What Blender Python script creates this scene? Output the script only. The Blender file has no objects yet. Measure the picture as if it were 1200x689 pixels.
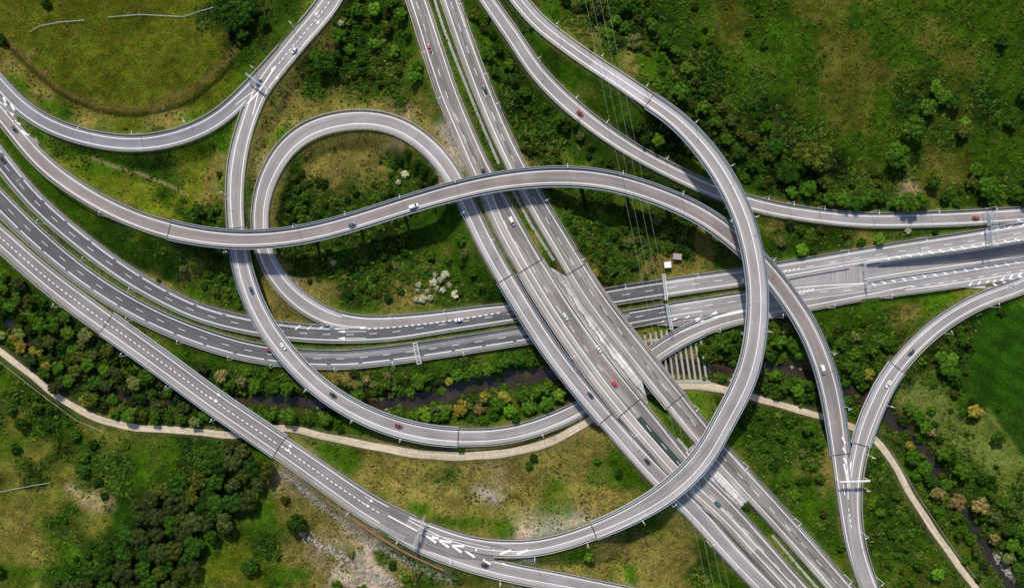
import bpy, math, random
import numpy as np
from mathutils import Vector
random.seed(7); rng = np.random.default_rng(7)

# ------------------------------------------------------------------ camera, light, exposure
SC = bpy.context.scene
H = 400.0                      # camera height above the datum, metres
PX = 0.5                       # metres per photograph pixel on the datum
def P(u, v, z=0.0):            # photograph direction -> point of the place at height z
    k = PX*(H-z)/H
    return ((u-600)*k, -(v-344.5)*k, z)
cam = bpy.data.cameras.new('camera'); cam.lens = 24; cam.sensor_width = 36
cam.clip_start = 1; cam.clip_end = 5000
co = bpy.data.objects.new('camera', cam); SC.collection.objects.link(co)
co.location = (0, 0, H); SC.camera = co
SUN_EL = math.radians(41); SH = Vector((0.25, -0.97, 0)).normalized()
sd = bpy.data.lights.new('sun', 'SUN'); sd.energy = 3.9; sd.angle = math.radians(1.0); sd.color = (1.0, 0.935, 0.845)
so = bpy.data.objects.new('sun', sd); SC.collection.objects.link(so)
so.rotation_euler = Vector((SH.x*math.cos(SUN_EL), SH.y*math.cos(SUN_EL), -math.sin(SUN_EL))).to_track_quat('-Z', 'Y').to_euler()
W = bpy.data.worlds.new('World'); SC.world = W; W.use_nodes = True
wn = W.node_tree.nodes; bg = wn['Background']; sky = wn.new('ShaderNodeTexSky'); sky.sky_type = 'NISHITA'
sky.sun_disc = False; sky.sun_elevation = SUN_EL; sky.sun_rotation = math.atan2(-SH.x, -SH.y)
W.node_tree.links.new(sky.outputs[0], bg.inputs[0]); bg.inputs[1].default_value = 0.115
SC.view_settings.view_transform = 'Standard'; SC.view_settings.look = 'None'
SC.view_settings.exposure = 0.42; SC.view_settings.gamma = 1
SC.cycles.max_bounces = 4; SC.cycles.diffuse_bounces = 2

# ------------------------------------------------------------------ helpers
C = SC.collection
def link(name, me, parent=None, mats=()):
    o = bpy.data.objects.new(name, me); C.objects.link(o)
    if me is not None:
        for m in mats: me.materials.append(m)
    if parent is not None: o.parent = parent
    return o
def tag(o, label=None, cat=None, group=None, kind=None):
    if label: o['label'] = label
    if cat: o['category'] = cat
    if group: o['group'] = group
    if kind: o['kind'] = kind
    return o
def empty(name, loc=(0, 0, 0), rz=0):
    o = bpy.data.objects.new(name, None); C.objects.link(o); o.location = loc; o.rotation_euler = (0, 0, rz)
    o.empty_display_size = 0.5
    return o
class MB:
    def __init__(s): s.v = []; s.f = []; s.uv = []
    def add(s, v, f, uv=None):
        b = len(s.v); s.v += [tuple(p) for p in v]
        for q in f:
            s.f.append(tuple(b+i for i in q)); s.uv += [uv[i] if uv is not None else (v[i][0], v[i][1]) for i in q]
    def box(s, c, sz, R=None, taper=1.0):
        hx, hy, hz = sz[0]/2, sz[1]/2, sz[2]/2; v = []
        for z in (-1, 1):
            t = taper if z > 0 else 1
            for x, y in ((-1, -1), (1, -1), (1, 1), (-1, 1)):
                p = Vector((x*hx*t, y*hy*t, z*hz))
                if R: p = R @ p
                v.append((p.x+c[0], p.y+c[1], p.z+c[2]))
        s.add(v, [(3, 2, 1, 0), (4, 5, 6, 7), (0, 1, 5, 4), (1, 2, 6, 5), (2, 3, 7, 6), (3, 0, 4, 7)])
    def tube(s, a, b, r0, r1=None, n=6):
        r1 = r0 if r1 is None else r1
        a = Vector(a); b = Vector(b); d = (b-a).normalized()
        t = Vector((0, 0, 1)) if abs(d.z) < .9 else Vector((1, 0, 0))
        x = d.cross(t).normalized(); y = d.cross(x); v = []
        for p, r in ((a, r0), (b, r1)):
            for i in range(n):
                q = p + x*(r*math.cos(2*math.pi*i/n)) + y*(r*math.sin(2*math.pi*i/n)); v.append(tuple(q))
        f = [(i, (i+1) % n, n+(i+1) % n, n+i) for i in range(n)] + [tuple(range(n))[::-1], tuple(range(n, 2*n))]
        s.add(v, f)
    def mesh(s, name):
        me = bpy.data.meshes.new(name); me.from_pydata(s.v, [], s.f)
        l = me.uv_layers.new(name='UVMap'); l.data.foreach_set('uv', np.array(s.uv, dtype=np.float32).ravel())
        me.update(); return me
    def build(s, name, m, parent=None, smooth=False):
        me = s.mesh(name)
        if smooth: me.shade_smooth()
        return link(name, me, parent, [m])

# ------------------------------------------------------------------ materials
def newmat(name, rough=0.8, spec=0.3):
    m = bpy.data.materials.new(name); m.use_nodes = True
    b = m.node_tree.nodes['Principled BSDF']; b.inputs['Roughness'].default_value = rough
    b.inputs['Specular IOR Level'].default_value = spec
    return m, m.node_tree, b
def N(nt, t, **k):
    n = nt.nodes.new(t)
    for a, v in k.items():
        if a.startswith('i_'): n.inputs[a[2:].replace('_', ' ')].default_value = v
        else: setattr(n, a, v)
    return n
def ramp(nt, src, stops):
    r = nt.nodes.new('ShaderNodeValToRGB'); nt.links.new(src, r.inputs[0]); e = r.color_ramp.elements
    while len(e) < len(stops): e.new(0.5)
    for el, (p, c) in zip(e, stops):
        el.position = p; el.color = (c, c, c, 1) if not isinstance(c, tuple) else (*c, 1)
    return r.outputs[0]
def mul(nt, a, b, fac=1.0, mode='MULTIPLY'):
    m = nt.nodes.new('ShaderNodeMix'); m.data_type = 'RGBA'; m.blend_type = mode; m.inputs[0].default_value = fac
    nt.links.new(a, m.inputs[6]); nt.links.new(b, m.inputs[7]); return m.outputs[2]
def noise(nt, vec, scale, detail=3, rough=0.55):
    n = nt.nodes.new('ShaderNodeTexNoise'); n.inputs['Scale'].default_value = scale
    n.inputs['Detail'].default_value = detail; n.inputs['Roughness'].default_value = rough
    if vec is not None: nt.links.new(vec, n.inputs['Vector'])
    return n.outputs[0]
def mapping(nt, vec, sc):
    m = nt.nodes.new('ShaderNodeMapping'); m.inputs['Scale'].default_value = sc; nt.links.new(vec, m.inputs[0]); return m.outputs[0]
def plain(name, col, rough=0.6, spec=0.3, metal=0.0, var=0.12, scale=1.5):
    m, nt, b = newmat(name, rough, spec); b.inputs['Metallic'].default_value = metal
    g = nt.nodes.new('ShaderNodeNewGeometry'); c = nt.nodes.new('ShaderNodeRGB'); c.outputs[0].default_value = (*col, 1)
    n = ramp(nt, noise(nt, g.outputs['Position'], scale, 4), [(0.3, 1-var), (0.7, 1+var)])
    nt.links.new(mul(nt, c.outputs[0], n), b.inputs['Base Color']); return m
def asphalt(name, col, streak=0.25, centre=False, *_a, **_k): return asphalt_(name, col, streak, *((centre,)+_a if not isinstance(centre, bool) else _a), centre=(centre is True), **_k)
def asphalt_(name, col, streak=0.25, patch=0.15, light=(0.32, 0.30, 0.28), lightamt=0.0, centre=False):
    """UV is (metres across, metres along): wheel tracks, long streaks, patches and grain follow the road."""
    m, nt, b = newmat(name, 0.85, 0.25)
    uv = nt.nodes.new('ShaderNodeUVMap').outputs[0]
    g = nt.nodes.new('ShaderNodeNewGeometry').outputs['Position']
    c = nt.nodes.new('ShaderNodeRGB'); c.outputs[0].default_value = (*col, 1); out = c.outputs[0]
    if lightamt > 0:
        l = nt.nodes.new('ShaderNodeRGB'); l.outputs[0].default_value = (*light, 1)
        f = ramp(nt, noise(nt, mapping(nt, uv, (0.42, 0.022, 1)), 1.0, 3, 0.6), [(0.47, 0.0), (0.62, lightamt)])
        mx = nt.nodes.new('ShaderNodeMix'); mx.data_type = 'RGBA'; nt.links.new(f, mx.inputs[0])
        nt.links.new(out, mx.inputs[6]); nt.links.new(l.outputs[0], mx.inputs[7]); out = mx.outputs[2]
    st = ramp(nt, noise(nt, mapping(nt, uv, (0.75, 0.012, 1)), 1.0, 4, 0.65), [(0.3, 1-streak), (0.7, 1+streak*0.6)])
    out = mul(nt, out, st)
    pa = ramp(nt, noise(nt, mapping(nt, uv, (0.12, 0.03, 1)), 1.0, 2), [(0.35, 1-patch), (0.65, 1+patch)])
    out = mul(nt, out, pa)
    gr = ramp(nt, noise(nt, g, 1.6, 5, 0.7), [(0.3, 0.88), (0.7, 1.12)])
    out = mul(nt, out, gr)
    cr = ramp(nt, noise(nt, mapping(nt, uv, (1.3, 0.05, 1)), 1.0, 6, 0.75), [(0.30, 0.62), (0.36, 1.0)])
    out = mul(nt, out, cr, 0.6)
    sx = nt.nodes.new('ShaderNodeSeparateXYZ'); nt.links.new(uv, sx.inputs[0])
    sb = nt.nodes.new('ShaderNodeMath'); sb.operation = 'SUBTRACT'; nt.links.new(sx.outputs[0], sb.inputs[0]); sb.inputs[1].default_value = 50
    if centre or name in RAMPS:
        wob = nt.nodes.new('ShaderNodeMath'); wob.operation = 'MULTIPLY_ADD'; nt.links.new(noise(nt, mapping(nt, uv, (0.3, 0.03, 1)), 1.0, 3), wob.inputs[0]); wob.inputs[1].default_value = 1.6; wob.inputs[2].default_value = -0.8
        ad = nt.nodes.new('ShaderNodeMath'); nt.links.new(sb.outputs[0], ad.inputs[0]); nt.links.new(wob.outputs[0], ad.inputs[1])
        ab = nt.nodes.new('ShaderNodeMath'); ab.operation = 'ABSOLUTE'; nt.links.new(ad.outputs[0], ab.inputs[0])
        dv = nt.nodes.new('ShaderNodeMath'); dv.operation = 'DIVIDE'; nt.links.new(ab.outputs[0], dv.inputs[0]); dv.inputs[1].default_value = 5
        out = mul(nt, out, ramp(nt, dv.outputs[0], [(0.0, (.90, .875, .86)), (0.12, (.97, .95, .94)), (0.22, (.90, .87, .85)), (0.45, (1.02, 1.0, 1.0)), (0.62, (1.10, 1.10, 1.10)), (0.95, (.93, .93, .92))]))
    else:
        wv = nt.nodes.new('ShaderNodeMath'); wv.operation = 'MULTIPLY'; nt.links.new(sb.outputs[0], wv.inputs[0]); wv.inputs[1].default_value = 2*math.pi/1.8
        sn = nt.nodes.new('ShaderNodeMath'); sn.operation = 'SINE'; nt.links.new(wv.outputs[0], sn.inputs[0])
        mp_ = nt.nodes.new('ShaderNodeMapRange'); nt.links.new(sn.outputs[0], mp_.inputs[0]); mp_.inputs[1].default_value = -1; mp_.inputs[2].default_value = 1; mp_.inputs[3].default_value = .90; mp_.inputs[4].default_value = 1.08
        out = mul(nt, out, mp_.outputs[0])
    seg = ramp(nt, noise(nt, mapping(nt, uv, (0.01, 0.028, 1)), 1.0, 1), [(0.44, 0.93), (0.46, 1.04), (0.56, 1.04), (0.57, 0.98)])
    out = mul(nt, out, seg)
    oil = ramp(nt, noise(nt, mapping(nt, uv, (0.34, 0.006, 1)), 1.0, 2), [(0.36, 0.84), (0.5, 1.0)])
    out = mul(nt, out, oil)
    nt.links.new(out, b.inputs['Base Color']); return m
M = {}; RAMPS = ('pale_deck_asphalt', 'taupe_deck_asphalt', 'blue_ramp_asphalt')
M['deck'] = asphalt('pale_deck_asphalt', (0.290, 0.268, 0.258), 0.24, 0.13)
M['taupe'] = asphalt('taupe_deck_asphalt', (0.245, 0.220, 0.207), 0.26, 0.13)
M['warm'] = asphalt('warm_asphalt', (0.205, 0.185, 0.175), 0.26, 0.14)
M['art'] = asphalt('blue_grey_asphalt', (0.098, 0.099, 0.103), 0.22, 0.18)
M['artR'] = asphalt('light_grey_asphalt', (0.295, 0.278, 0.272), 0.22, 0.10)
M['bluer'] = asphalt('blue_ramp_asphalt', (0.215, 0.212, 0.228), 0.2, 0.12)
M['diag'] = asphalt('worn_asphalt', (0.190, 0.168, 0.152), 0.34, 0.16, (0.34, 0.31, 0.29), 0.75)
M['shoulder'] = asphalt('concrete_shoulder', (0.31, 0.275, 0.245), 0.22, 0.18, (0.42, 0.40, 0.38), 0.4)
M['slab'] = asphalt('weathered_median_concrete', (0.56, 0.525, 0.495), 0.45, 0.15, (0.22, 0.20, 0.18), 0.9)
def slab_detail():
    m = M['slab']; nt = m.node_tree; b = nt.nodes['Principled BSDF']; src = b.inputs['Base Color'].links[0].from_socket
    uv = nt.nodes.new('ShaderNodeUVMap').outputs[0]; g_ = nt.nodes.new('ShaderNodeNewGeometry').outputs['Position']
    r1 = ramp(nt, noise(nt, mapping(nt, uv, (0.10, 1.1, 1)), 1.0, 3, 0.7), [(0.36, 0.72), (0.6, 1.12)])
    sx = nt.nodes.new('ShaderNodeSeparateXYZ'); nt.links.new(uv, sx.inputs[0])
    a = nt.nodes.new('ShaderNodeMath'); a.operation = 'MULTIPLY_ADD'; nt.links.new(noise(nt, mapping(nt, uv, (0.05, 0.12, 1)), 1.0, 5, 0.75), a.inputs[0]); a.inputs[1].default_value = 5.0; nt.links.new(sx.outputs[0], a.inputs[2])
    s1 = nt.nodes.new('ShaderNodeMath'); s1.operation = 'SUBTRACT'; nt.links.new(a.outputs[0], s1.inputs[0]); s1.inputs[1].default_value = 54.6
    ab = nt.nodes.new('ShaderNodeMath'); ab.operation = 'ABSOLUTE'; nt.links.new(s1.outputs[0], ab.inputs[0])
    cr = ramp(nt, ab.outputs[0], [(0.22, 0.22), (0.42, 1.0)])
    nt.links.new(mul(nt, mul(nt, src, r1), cr), b.inputs['Base Color'])
slab_detail()
M['pale'] = asphalt('resurfaced_pale', (0.36, 0.340, 0.345), 0.10, 0.06)
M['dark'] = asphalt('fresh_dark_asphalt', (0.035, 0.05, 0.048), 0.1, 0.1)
M['conc'] = plain('bridge_concrete', (0.42, 0.41, 0.40), 0.85, 0.2, var=0.14, scale=0.6)
M['concd'] = plain('stained_concrete', (0.30, 0.29, 0.265), 0.9, 0.2, var=0.2, scale=0.7)
M['beam'] = plain('beam_concrete', (0.31, 0.295, 0.255), 0.9, 0.2, var=0.15, scale=0.8)
M['rail'] = plain('painted_railing_steel', (0.17, 0.24, 0.30), 0.5, 0.4, var=0.1)
M['galv'] = plain('galvanised_steel', (0.45, 0.45, 0.44), 0.45, 0.5, metal=0.3, var=0.1)
M['rust'] = plain('rusty_retaining_strip', (0.23, 0.13, 0.055), 0.8, 0.2, var=0.25)
M['joint'] = plain('rubber_joint', (0.05, 0.05, 0.05), 0.8, 0.2)
M['lamp'] = plain('lamp_aluminium', (0.75, 0.75, 0.73), 0.4, 0.5, var=0.05)
M['wood'] = plain('weathered_fence_wood', (0.33, 0.29, 0.22), 0.9, 0.2, var=0.2)
M['cable'] = plain('aluminium_cable', (0.36, 0.38, 0.34), 0.5, 0.4, metal=0.2, var=0.05)
M['bark'] = plain('bark', (0.10, 0.075, 0.05), 0.9, 0.1, var=0.3)
M['rubber'] = plain('tyre_rubber', (0.02, 0.02, 0.02), 0.8, 0.2)
M['glass'] = plain('dark_car_glass', (0.018, 0.025, 0.03), 0.08, 0.7, var=0.05)
M['lightw'] = plain('headlamp_glass', (0.7, 0.7, 0.68), 0.2, 0.6, var=0.03)
M['lightr'] = plain('tail_lamp_glass', (0.4, 0.02, 0.02), 0.2, 0.6, var=0.03)
M['sign'] = plain('sign_back_metal', (0.42, 0.44, 0.46), 0.5, 0.4, var=0.06)
M['signblue'] = plain('blue_sign_face', (0.03, 0.10, 0.38), 0.4, 0.4, var=0.04)
M['roof'] = plain('flat_cabin_roof', (0.30, 0.25, 0.23), 0.8, 0.2, var=0.12)
M['cabin'] = plain('cabin_wall', (0.30, 0.27, 0.23), 0.8, 0.2)
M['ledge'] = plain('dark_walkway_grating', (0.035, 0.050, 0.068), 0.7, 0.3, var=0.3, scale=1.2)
M['seam'] = plain('bitumen_seam', (0.085, 0.082, 0.08), 0.8, 0.2, var=0.35, scale=.8)
# road paint, worn through in specks and stretches
def paint():
    m, nt, b = newmat('white_road_paint', 0.7, 0.3)
    g = nt.nodes.new('ShaderNodeNewGeometry').outputs['Position']
    w = ramp(nt, noise(nt, g, 1.1, 6, 0.75), [(0.33, (0.42, 0.40, 0.38)), (0.45, (0.82, 0.81, 0.79))])
    nt.links.new(w, b.inputs['Base Color']); return m
M['paint'] = paint()
def path_mat():
    m, nt, b = newmat('pale_dirt_track', 0.95, 0.1)
    uv = nt.nodes.new('ShaderNodeUVMap').outputs[0]; g = nt.nodes.new('ShaderNodeNewGeometry').outputs['Position']
    a = ramp(nt, noise(nt, g, 0.35, 6, 0.7), [(0.3, (0.38, 0.31, 0.215)), (0.7, (0.56, 0.47, 0.34))])
    s = ramp(nt, noise(nt, mapping(nt, uv, (1.0, 0.03, 1)), 1.0, 3), [(0.35, 0.78), (0.65, 1.12)])
    nt.links.new(mul(nt, a, s), b.inputs['Base Color']); return m
M['path'] = path_mat()
def water_mat():
    m, nt, b = newmat('murky_river_water', 0.12, 0.5)
    g = nt.nodes.new('ShaderNodeNewGeometry').outputs['Position']
    a = ramp(nt, noise(nt, g, 0.09, 4, 0.6), [(0.35, (0.016, 0.012, 0.008)), (0.7, (0.044, 0.031, 0.021))])
    nt.links.new(a, b.inputs['Base Color'])
    bp = nt.nodes.new('ShaderNodeBump'); bp.inputs['Strength'].default_value = 0.15
    nt.links.new(noise(nt, g, 1.2, 3), bp.inputs['Height']); nt.links.new(bp.outputs[0], b.inputs['Normal']); return m
M['water'] = water_mat()
def ground_mat():
    m, nt, b = newmat('ground_cover', 0.95, 0.0)
    g = nt.nodes.new('ShaderNodeNewGeometry').outputs['Position']
    at = nt.nodes.new('ShaderNodeAttribute'); at.attribute_name = 'cover'
    x = ramp(nt, noise(nt, g, 0.9, 8, 0.75), [(0.32, 0.42), (0.5, 1.0), (0.68, 1.8)])
    out = mul(nt, at.outputs['Color'], x)
    out = mul(nt, out, ramp(nt, noise(nt, g, 2.6, 3, 0.7), [(0.36, 0.62), (0.64, 1.42)]))
    hue = ramp(nt, noise(nt, g, 0.22, 5, 0.6), [(0.35, (0.82, 1.0, 0.75)), (0.65, (1.22, 1.03, 1.15))])
    out = mul(nt, out, hue)
    nt.links.new(out, b.inputs['Base Color'])
    bp = nt.nodes.new('ShaderNodeBump'); bp.inputs['Strength'].default_value = 0.6; bp.inputs['Distance'].default_value = 0.5
    nt.links.new(noise(nt, g, 1.1, 6, 0.7), bp.inputs['Height']); nt.links.new(bp.outputs[0], b.inputs['Normal']); return m
M['ground'] = ground_mat()
def leaf_mat(name, mode):
    m, nt, b = newmat(name, 0.8, 0.02)
    g = nt.nodes.new('ShaderNodeNewGeometry').outputs['Position']
    if mode == 'obj': base = nt.nodes.new('ShaderNodeObjectInfo').outputs['Color']
    else:
        a = nt.nodes.new('ShaderNodeAttribute'); a.attribute_type = 'INSTANCER'; a.attribute_name = 'tint'; base = a.outputs['Color']
    v = ramp(nt, noise(nt, g, 0.8, 5, 0.7), [(0.30, 0.55), (0.5, 1.0), (0.72, 1.65)])
    o = mul(nt, base, v)
    h = ramp(nt, noise(nt, g, 0.35, 3), [(0.35, (0.85, 1.0, 0.8)), (0.65, (1.2, 1.04, 1.1))])
    if mode == 'obj': h = mul(nt, h, ramp(nt, noise(nt, g, 3.2, 3, 0.7), [(0.36, 0.66), (0.64, 1.38)]))
    nt.links.new(mul(nt, o, h), b.inputs['Base Color']); return m
M['leafo'] = leaf_mat('crown_foliage', 'obj'); M['leafi'] = leaf_mat('undergrowth_foliage', 'inst')

# ------------------------------------------------------------------ roads as sampled curves
ROADS = {}
class Road:
    def __init__(s, key, pts, step=1.5):
        a = []; pts = list(pts)
        def outside(p): return p[0] < -1 or p[0] > 1201 or p[1] < -1 or p[1] > 690
        def beyond(p, q, L=110): d = math.hypot(p[0]-q[0], p[1]-q[1]); return (p[0]+(p[0]-q[0])*L/d, p[1]+(p[1]-q[1])*L/d, p[2], p[3])
        if outside(pts[0]): pts.insert(0, beyond(pts[0], pts[1]))       # the roads run on past the frame
        if outside(pts[-1]): pts.append(beyond(pts[-1], pts[-2]))
        for u, v, w, z in pts:
            x, y, _ = P(u, v, z); a.append((x, y, z, w*PX*(H-z)/H/2))
        a = np.array(a); d = np.r_[0, np.cumsum(np.hypot(np.diff(a[:, 0]), np.diff(a[:, 1])))]
        n = len(a); m = np.zeros_like(a)
        for i in range(n):
            if i == 0: m[i] = (a[1]-a[0])/(d[1]-d[0])
            elif i == n-1: m[i] = (a[-1]-a[-2])/(d[-1]-d[-2])
            else:
                h0, h1 = d[i]-d[i-1], d[i+1]-d[i]
                m[i] = ((a[i]-a[i-1])/h0*h1 + (a[i+1]-a[i])/h1*h0)/(h0+h1)
        t = np.linspace(0, d[-1], int(d[-1]/step)+1); k = np.clip(np.searchsorted(d, t, 'right')-1, 0, n-2)
        h = (d[k+1]-d[k])[:, None]; q = ((t-d[k])[:, None])/h
        r = (2*q**3-3*q**2+1)*a[k] + (q**3-2*q**2+q)*h*m[k] + (-2*q**3+3*q**2)*a[k+1] + (q**3-q**2)*h*m[k+1]
        lin = a[k]*(1-q)+a[k+1]*q; r[:, 2:] = lin[:, 2:]
        for c in (2, 3):
            e = np.pad(r[:, c], 6, 'edge'); r[:, c] = np.convolve(e, np.ones(13)/13, 'valid')
        # light smoothing of the hand-read line
        for _ in range(3):
            for c in (0, 1):
                w_ = 9; e = np.pad(r[:, c], w_//2, 'reflect', reflect_type='odd'); r[:, c] = np.convolve(e, np.ones(w_)/w_, 'valid')
        s.key = key; s.p = r[:, :3]; s.hw = r[:, 3]
        tt = np.gradient(s.p[:, :2], axis=0); tt /= np.linalg.norm(tt, axis=1)[:, None]; s.t = tt
        s.n = np.c_[-tt[:, 1], tt[:, 0]]
        s.s = np.r_[0, np.cumsum(np.hypot(np.diff(r[:, 0]), np.diff(r[:, 1])))]
        kz = H/(H-s.p[:, 2])/PX
        s.uv = np.c_[600+s.p[:, 0]*kz, 344.5-s.p[:, 1]*kz]
        s.bridge = np.zeros(len(r), bool); s.flat = False
        ROADS[key] = s
    def at(s, u, v): return int(np.argmin((s.uv[:, 0]-u)**2+(s.uv[:, 1]-v)**2))
    def off(s, i, k, c): return s.p[i, :2] + s.n[i]*(k*s.hw[i]+c)
    def ribbon(s, mb, i0, i1, A, B, dz=0.0, dz2=None):
        """flat strip between offsets A=(k,c) and B=(k,c) (k of the half width + c metres, + is left)"""
        v = []; uv = []; idx = range(i0, i1+1); dz2 = dz if dz2 is None else dz2
        for i in idx:
            a = s.off(i, *A); b = s.off(i, *B)
            v += [(a[0], a[1], s.p[i, 2]+dz), (b[0], b[1], s.p[i, 2]+dz2)]
            uv += [(A[0]*s.hw[i]+A[1]+50, s.s[i]), (B[0]*s.hw[i]+B[1]+50, s.s[i])]
        n = i1-i0
        mb.add(v, [(2*j, 2*j+1, 2*j+3, 2*j+2) for j in range(n)], uv)
    def sweep(s, mb, i0, i1, prof, step=1):
        """closed profile [(k,c,z)] swept along the road, capped"""
        idx = list(range(i0, i1, step))+[i1]; m = len(prof); v = []; uv = []
        for i in idx:
            for j, (k, c, z) in enumerate(prof):
                a = s.off(i, k, c); v.append((a[0], a[1], s.p[i, 2]+z)); uv.append((j*1.0, s.s[i]))
        f = []
        for q in range(len(idx)-1):
            for j in range(m): f.append((q*m+j, q*m+(j+1) % m, (q+1)*m+(j+1) % m, (q+1)*m+j))
        f.append(tuple(range(m))[::-1]); f.append(tuple((len(idx)-1)*m+j for j in range(m)))
        mb.add(v, f, uv)
    def sub(s, i, ds):      # point at arc length offset
        return int(np.clip(np.searchsorted(s.s, s.s[i]+ds), 0, len(s.s)-1))

R = Road
R('A', [(-45,75,17,6),(-18,110,16,6),(8,142,16,6.5),(25,163,17,7.5),(45,186,18,8.5),(82,216,18,10),(118,238,18,11),(158,256.5,18,12),(195,268.5,19,13),(225,275,18,13.8),(270,280.5,17.5,14.6),(325,279,17.5,15.2),(375,270.5,17.5,15.8),(425,256.5,17.5,16),(475,240.5,17.5,16.2),(525,226,18,16.2),(575,214.5,18,16),(625,208,19,16),(670,207,19.5,15.6),(712,211.5,19,15.2),(755,223,18.5,14.8),(793,237.5,18.5,14.2),(825,253.5,19,13.6),(850,271,19,13.2),(868,286,19,12.8),(889,306,19,12.4),(907,326,19,12),(924,349,19,11.6),(942,376,19.5,11),(961,417,20,10.2),(974,462,20.5,9.2),(981,504,20,8.2),(985,535,18.5,7.6),(988,560,18,7.2),(993,595,18,6.8),(1001,640,18,6.4),(1019,692,18,6),(1033,725,18,6)])
R('B', [(580,-40,16,6),(609,2,16,7),(632,28,16,8),(655,46,16,9),(693,73,16,11),(730,97,16,12.8),(756,115,16.5,14),(788.5,137,17,15.5),(822,171,19,17.2),(841,196,20,18.2),(857,224,20,19),(870,253,20,19.8),(879.5,285,20,20.4),(885.5,318,20,20.6),(888,345,20,20.6),(886.5,380,20.5,20.2),(881,419,21,19.4),(868,456,21.5,18.4),(848,493,21.5,17.2),(836,516,21.5,16.4),(817,544,22,15.4),(790,570,22,14.2),(765,588,21,13.2),(738,603,19,12.2),(700,620,17.5,11),(664,633,17,9.8),(630,641,17.5,8.8),(600,643,18,7.6),(550,637.5,17,6.7),(510,624,15,6.3),(478,609,11,6.2)])
R('C', [(400,-27,24,5.2),(387,2,24,5.2),(370,23,23,5.2),(352,43.5,22.5,5.2),(327,74,22.5,5.2),(306,101,21,5.3),(290.5,140,18,5.6),(281,172,19,6),(276,205,19.5,6.4),(275,240,18.5,6.8),(277,270,17.5,7.3),(281,300,18,7.8),(292,341,18.5,8.2),(307,374,18.5,8.4),(340,420,18,8.2),(376,455,18,7.4),(430,487.5,18.5,6),(485,506,19,4.7),(540,512.5,18.5,3.6),(600,508.5,18,2.6),(647,494,18,2),(683,477,17.5,1.7),(725,447,17,1.6),(765,416,17,1.8),(789,400,17,1.8),(814,387,17,1.7),(850,374.5,16.5,1.4),(877,368.5,16,1.2),(905,363.5,15,1.12),(950,355.5,14,1.04),(1000,347.5,11,1.0),(1035,343,6,0.99),(1070,338,2,0.98)])
R('E', [(-50,236,24,2.5),(0,279,24,3),(50,323,25,3.6),(100,361.5,26,4.6),(150,397,25.5,5.6),(200,433,25.5,6),(250,470,25.5,6.2),(300,504,26,6.3),(350,538,27,6.3),(400,573,28,6.3),(440,599.3,30,6.3),(480,619.3,32,6.2),(515,636,27,6.2),(550,648,15,6.2),(580,654,5,6.2)])
R('E2', [(450,613,16,6.2),(500,640,20,6.1),(550,658,20,6),(600,671,20,5.8),(650,680,20,5.6),(700,690,19,5.4),(760,702,19,5.2)])
R('G', [(-40,50,17,6),(0,99,16,6),(27,127,17,5.8),(60,147.5,17,5.6),(100,161,17,5.5),(150,168.5,17,5.4),(185,166,17.5,5.4),(225,155,18,5.3),(258,137.5,18,5.3),(283,115,17.5,5.3),(303,93,15,5.25),(325,67,13,5.15),(352,35,12,5.1)])
R('L', [(600,360,8,1.06),(570,364,11,1.1),(525,370.5,12,1.15),(470,376.5,13,1.2),(425,378.5,15,1.2),(400,376,18,1.3),(378,369,19.5,1.4),(358,357.5,20,1.7),(337,340,19.5,2.1),(321,320,18.5,2.5),(311,300,18,2.9),(306,280,17.5,3.2),(304,255,18,3.6),(306.5,232,18,4),(318,199,20,4.5),(341,167,21,5),(363,152,21,5.2),(387,144,21,5.5),(424,139.5,20.5,6),(460,145,20,6.4),(491,162,20,6.9),(518,188,20,7.4),(534,213,19.5,7.8),(544,232,18.5,8.1),(567,281,18.5,8.6),(585,314,18.5,8.9),(603,344,18.5,9),(646,411,18.5,9),(685,461,18.5,8.6),(716,498,18,8.2),(733,517,18.5,7.8),(779,566,21,7.2),(812,597,21,7),(850,640,20,6.8),(897,689,20,6.6),(930,722,20,6.5)])
R('DL', [(469,-50,22,6.6),(488,0,22.5,7),(508,62,23.5,7.4),(526.5,117,23.5,7.8),(545,160,22.5,8.1),(557,188,23,8.3),(574,222,25,8.6),(591,258,30,8.8),(618.5,307,31,9),(641,344,31.5,9),(690,416,32,9),(718,453,33,8.8),(752,494,33,8.5),(806,557,29,8),(856,605,26,7.6),(889,642,25,7.3),(932,689,24,7),(965,725,24,7)])
R('DR', [(509,-50,19,6.6),(527,0,19.5,7),(548,60,20,7.4),(573,125,20.5,7.8),(589,162,20.5,8.1),(604,193,20.5,8.3),(619,221,21.5,8.6),(661,292,23.5,8.9),(693,344,24.5,9),(740,406,24.5,9),(784,461,25,8.7),(822,508,25,8.3),(848,537,24,8),(901,594,24,7.6),(953,652,24,7.2),(985,689,24,7),(1018,726,24,7)])
R('N', [(-42,128,19,1),(3,190,19,1),(40,234,19,1),(94,281.5,19.5,1),(143,318,19.5,1),(190,346,19,1),(232,365.5,18.5,1),(297,382,18.5,1),(345,389,18.5,1),(400,391.5,18.5,1),(450,389.5,19,1),(525,378.5,19,1),(600,367,19,1),(670,355.5,19,1),(740,343.5,19,1),(810,333,19,1),(877,323.5,19,1),(905,319,19,1),(960,309.5,18,1),(1015,300,18,1),(1050,294.5,18.5,1),(1125,284,20,1),(1200,272,21,1),(1250,264,21,1)])
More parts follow.
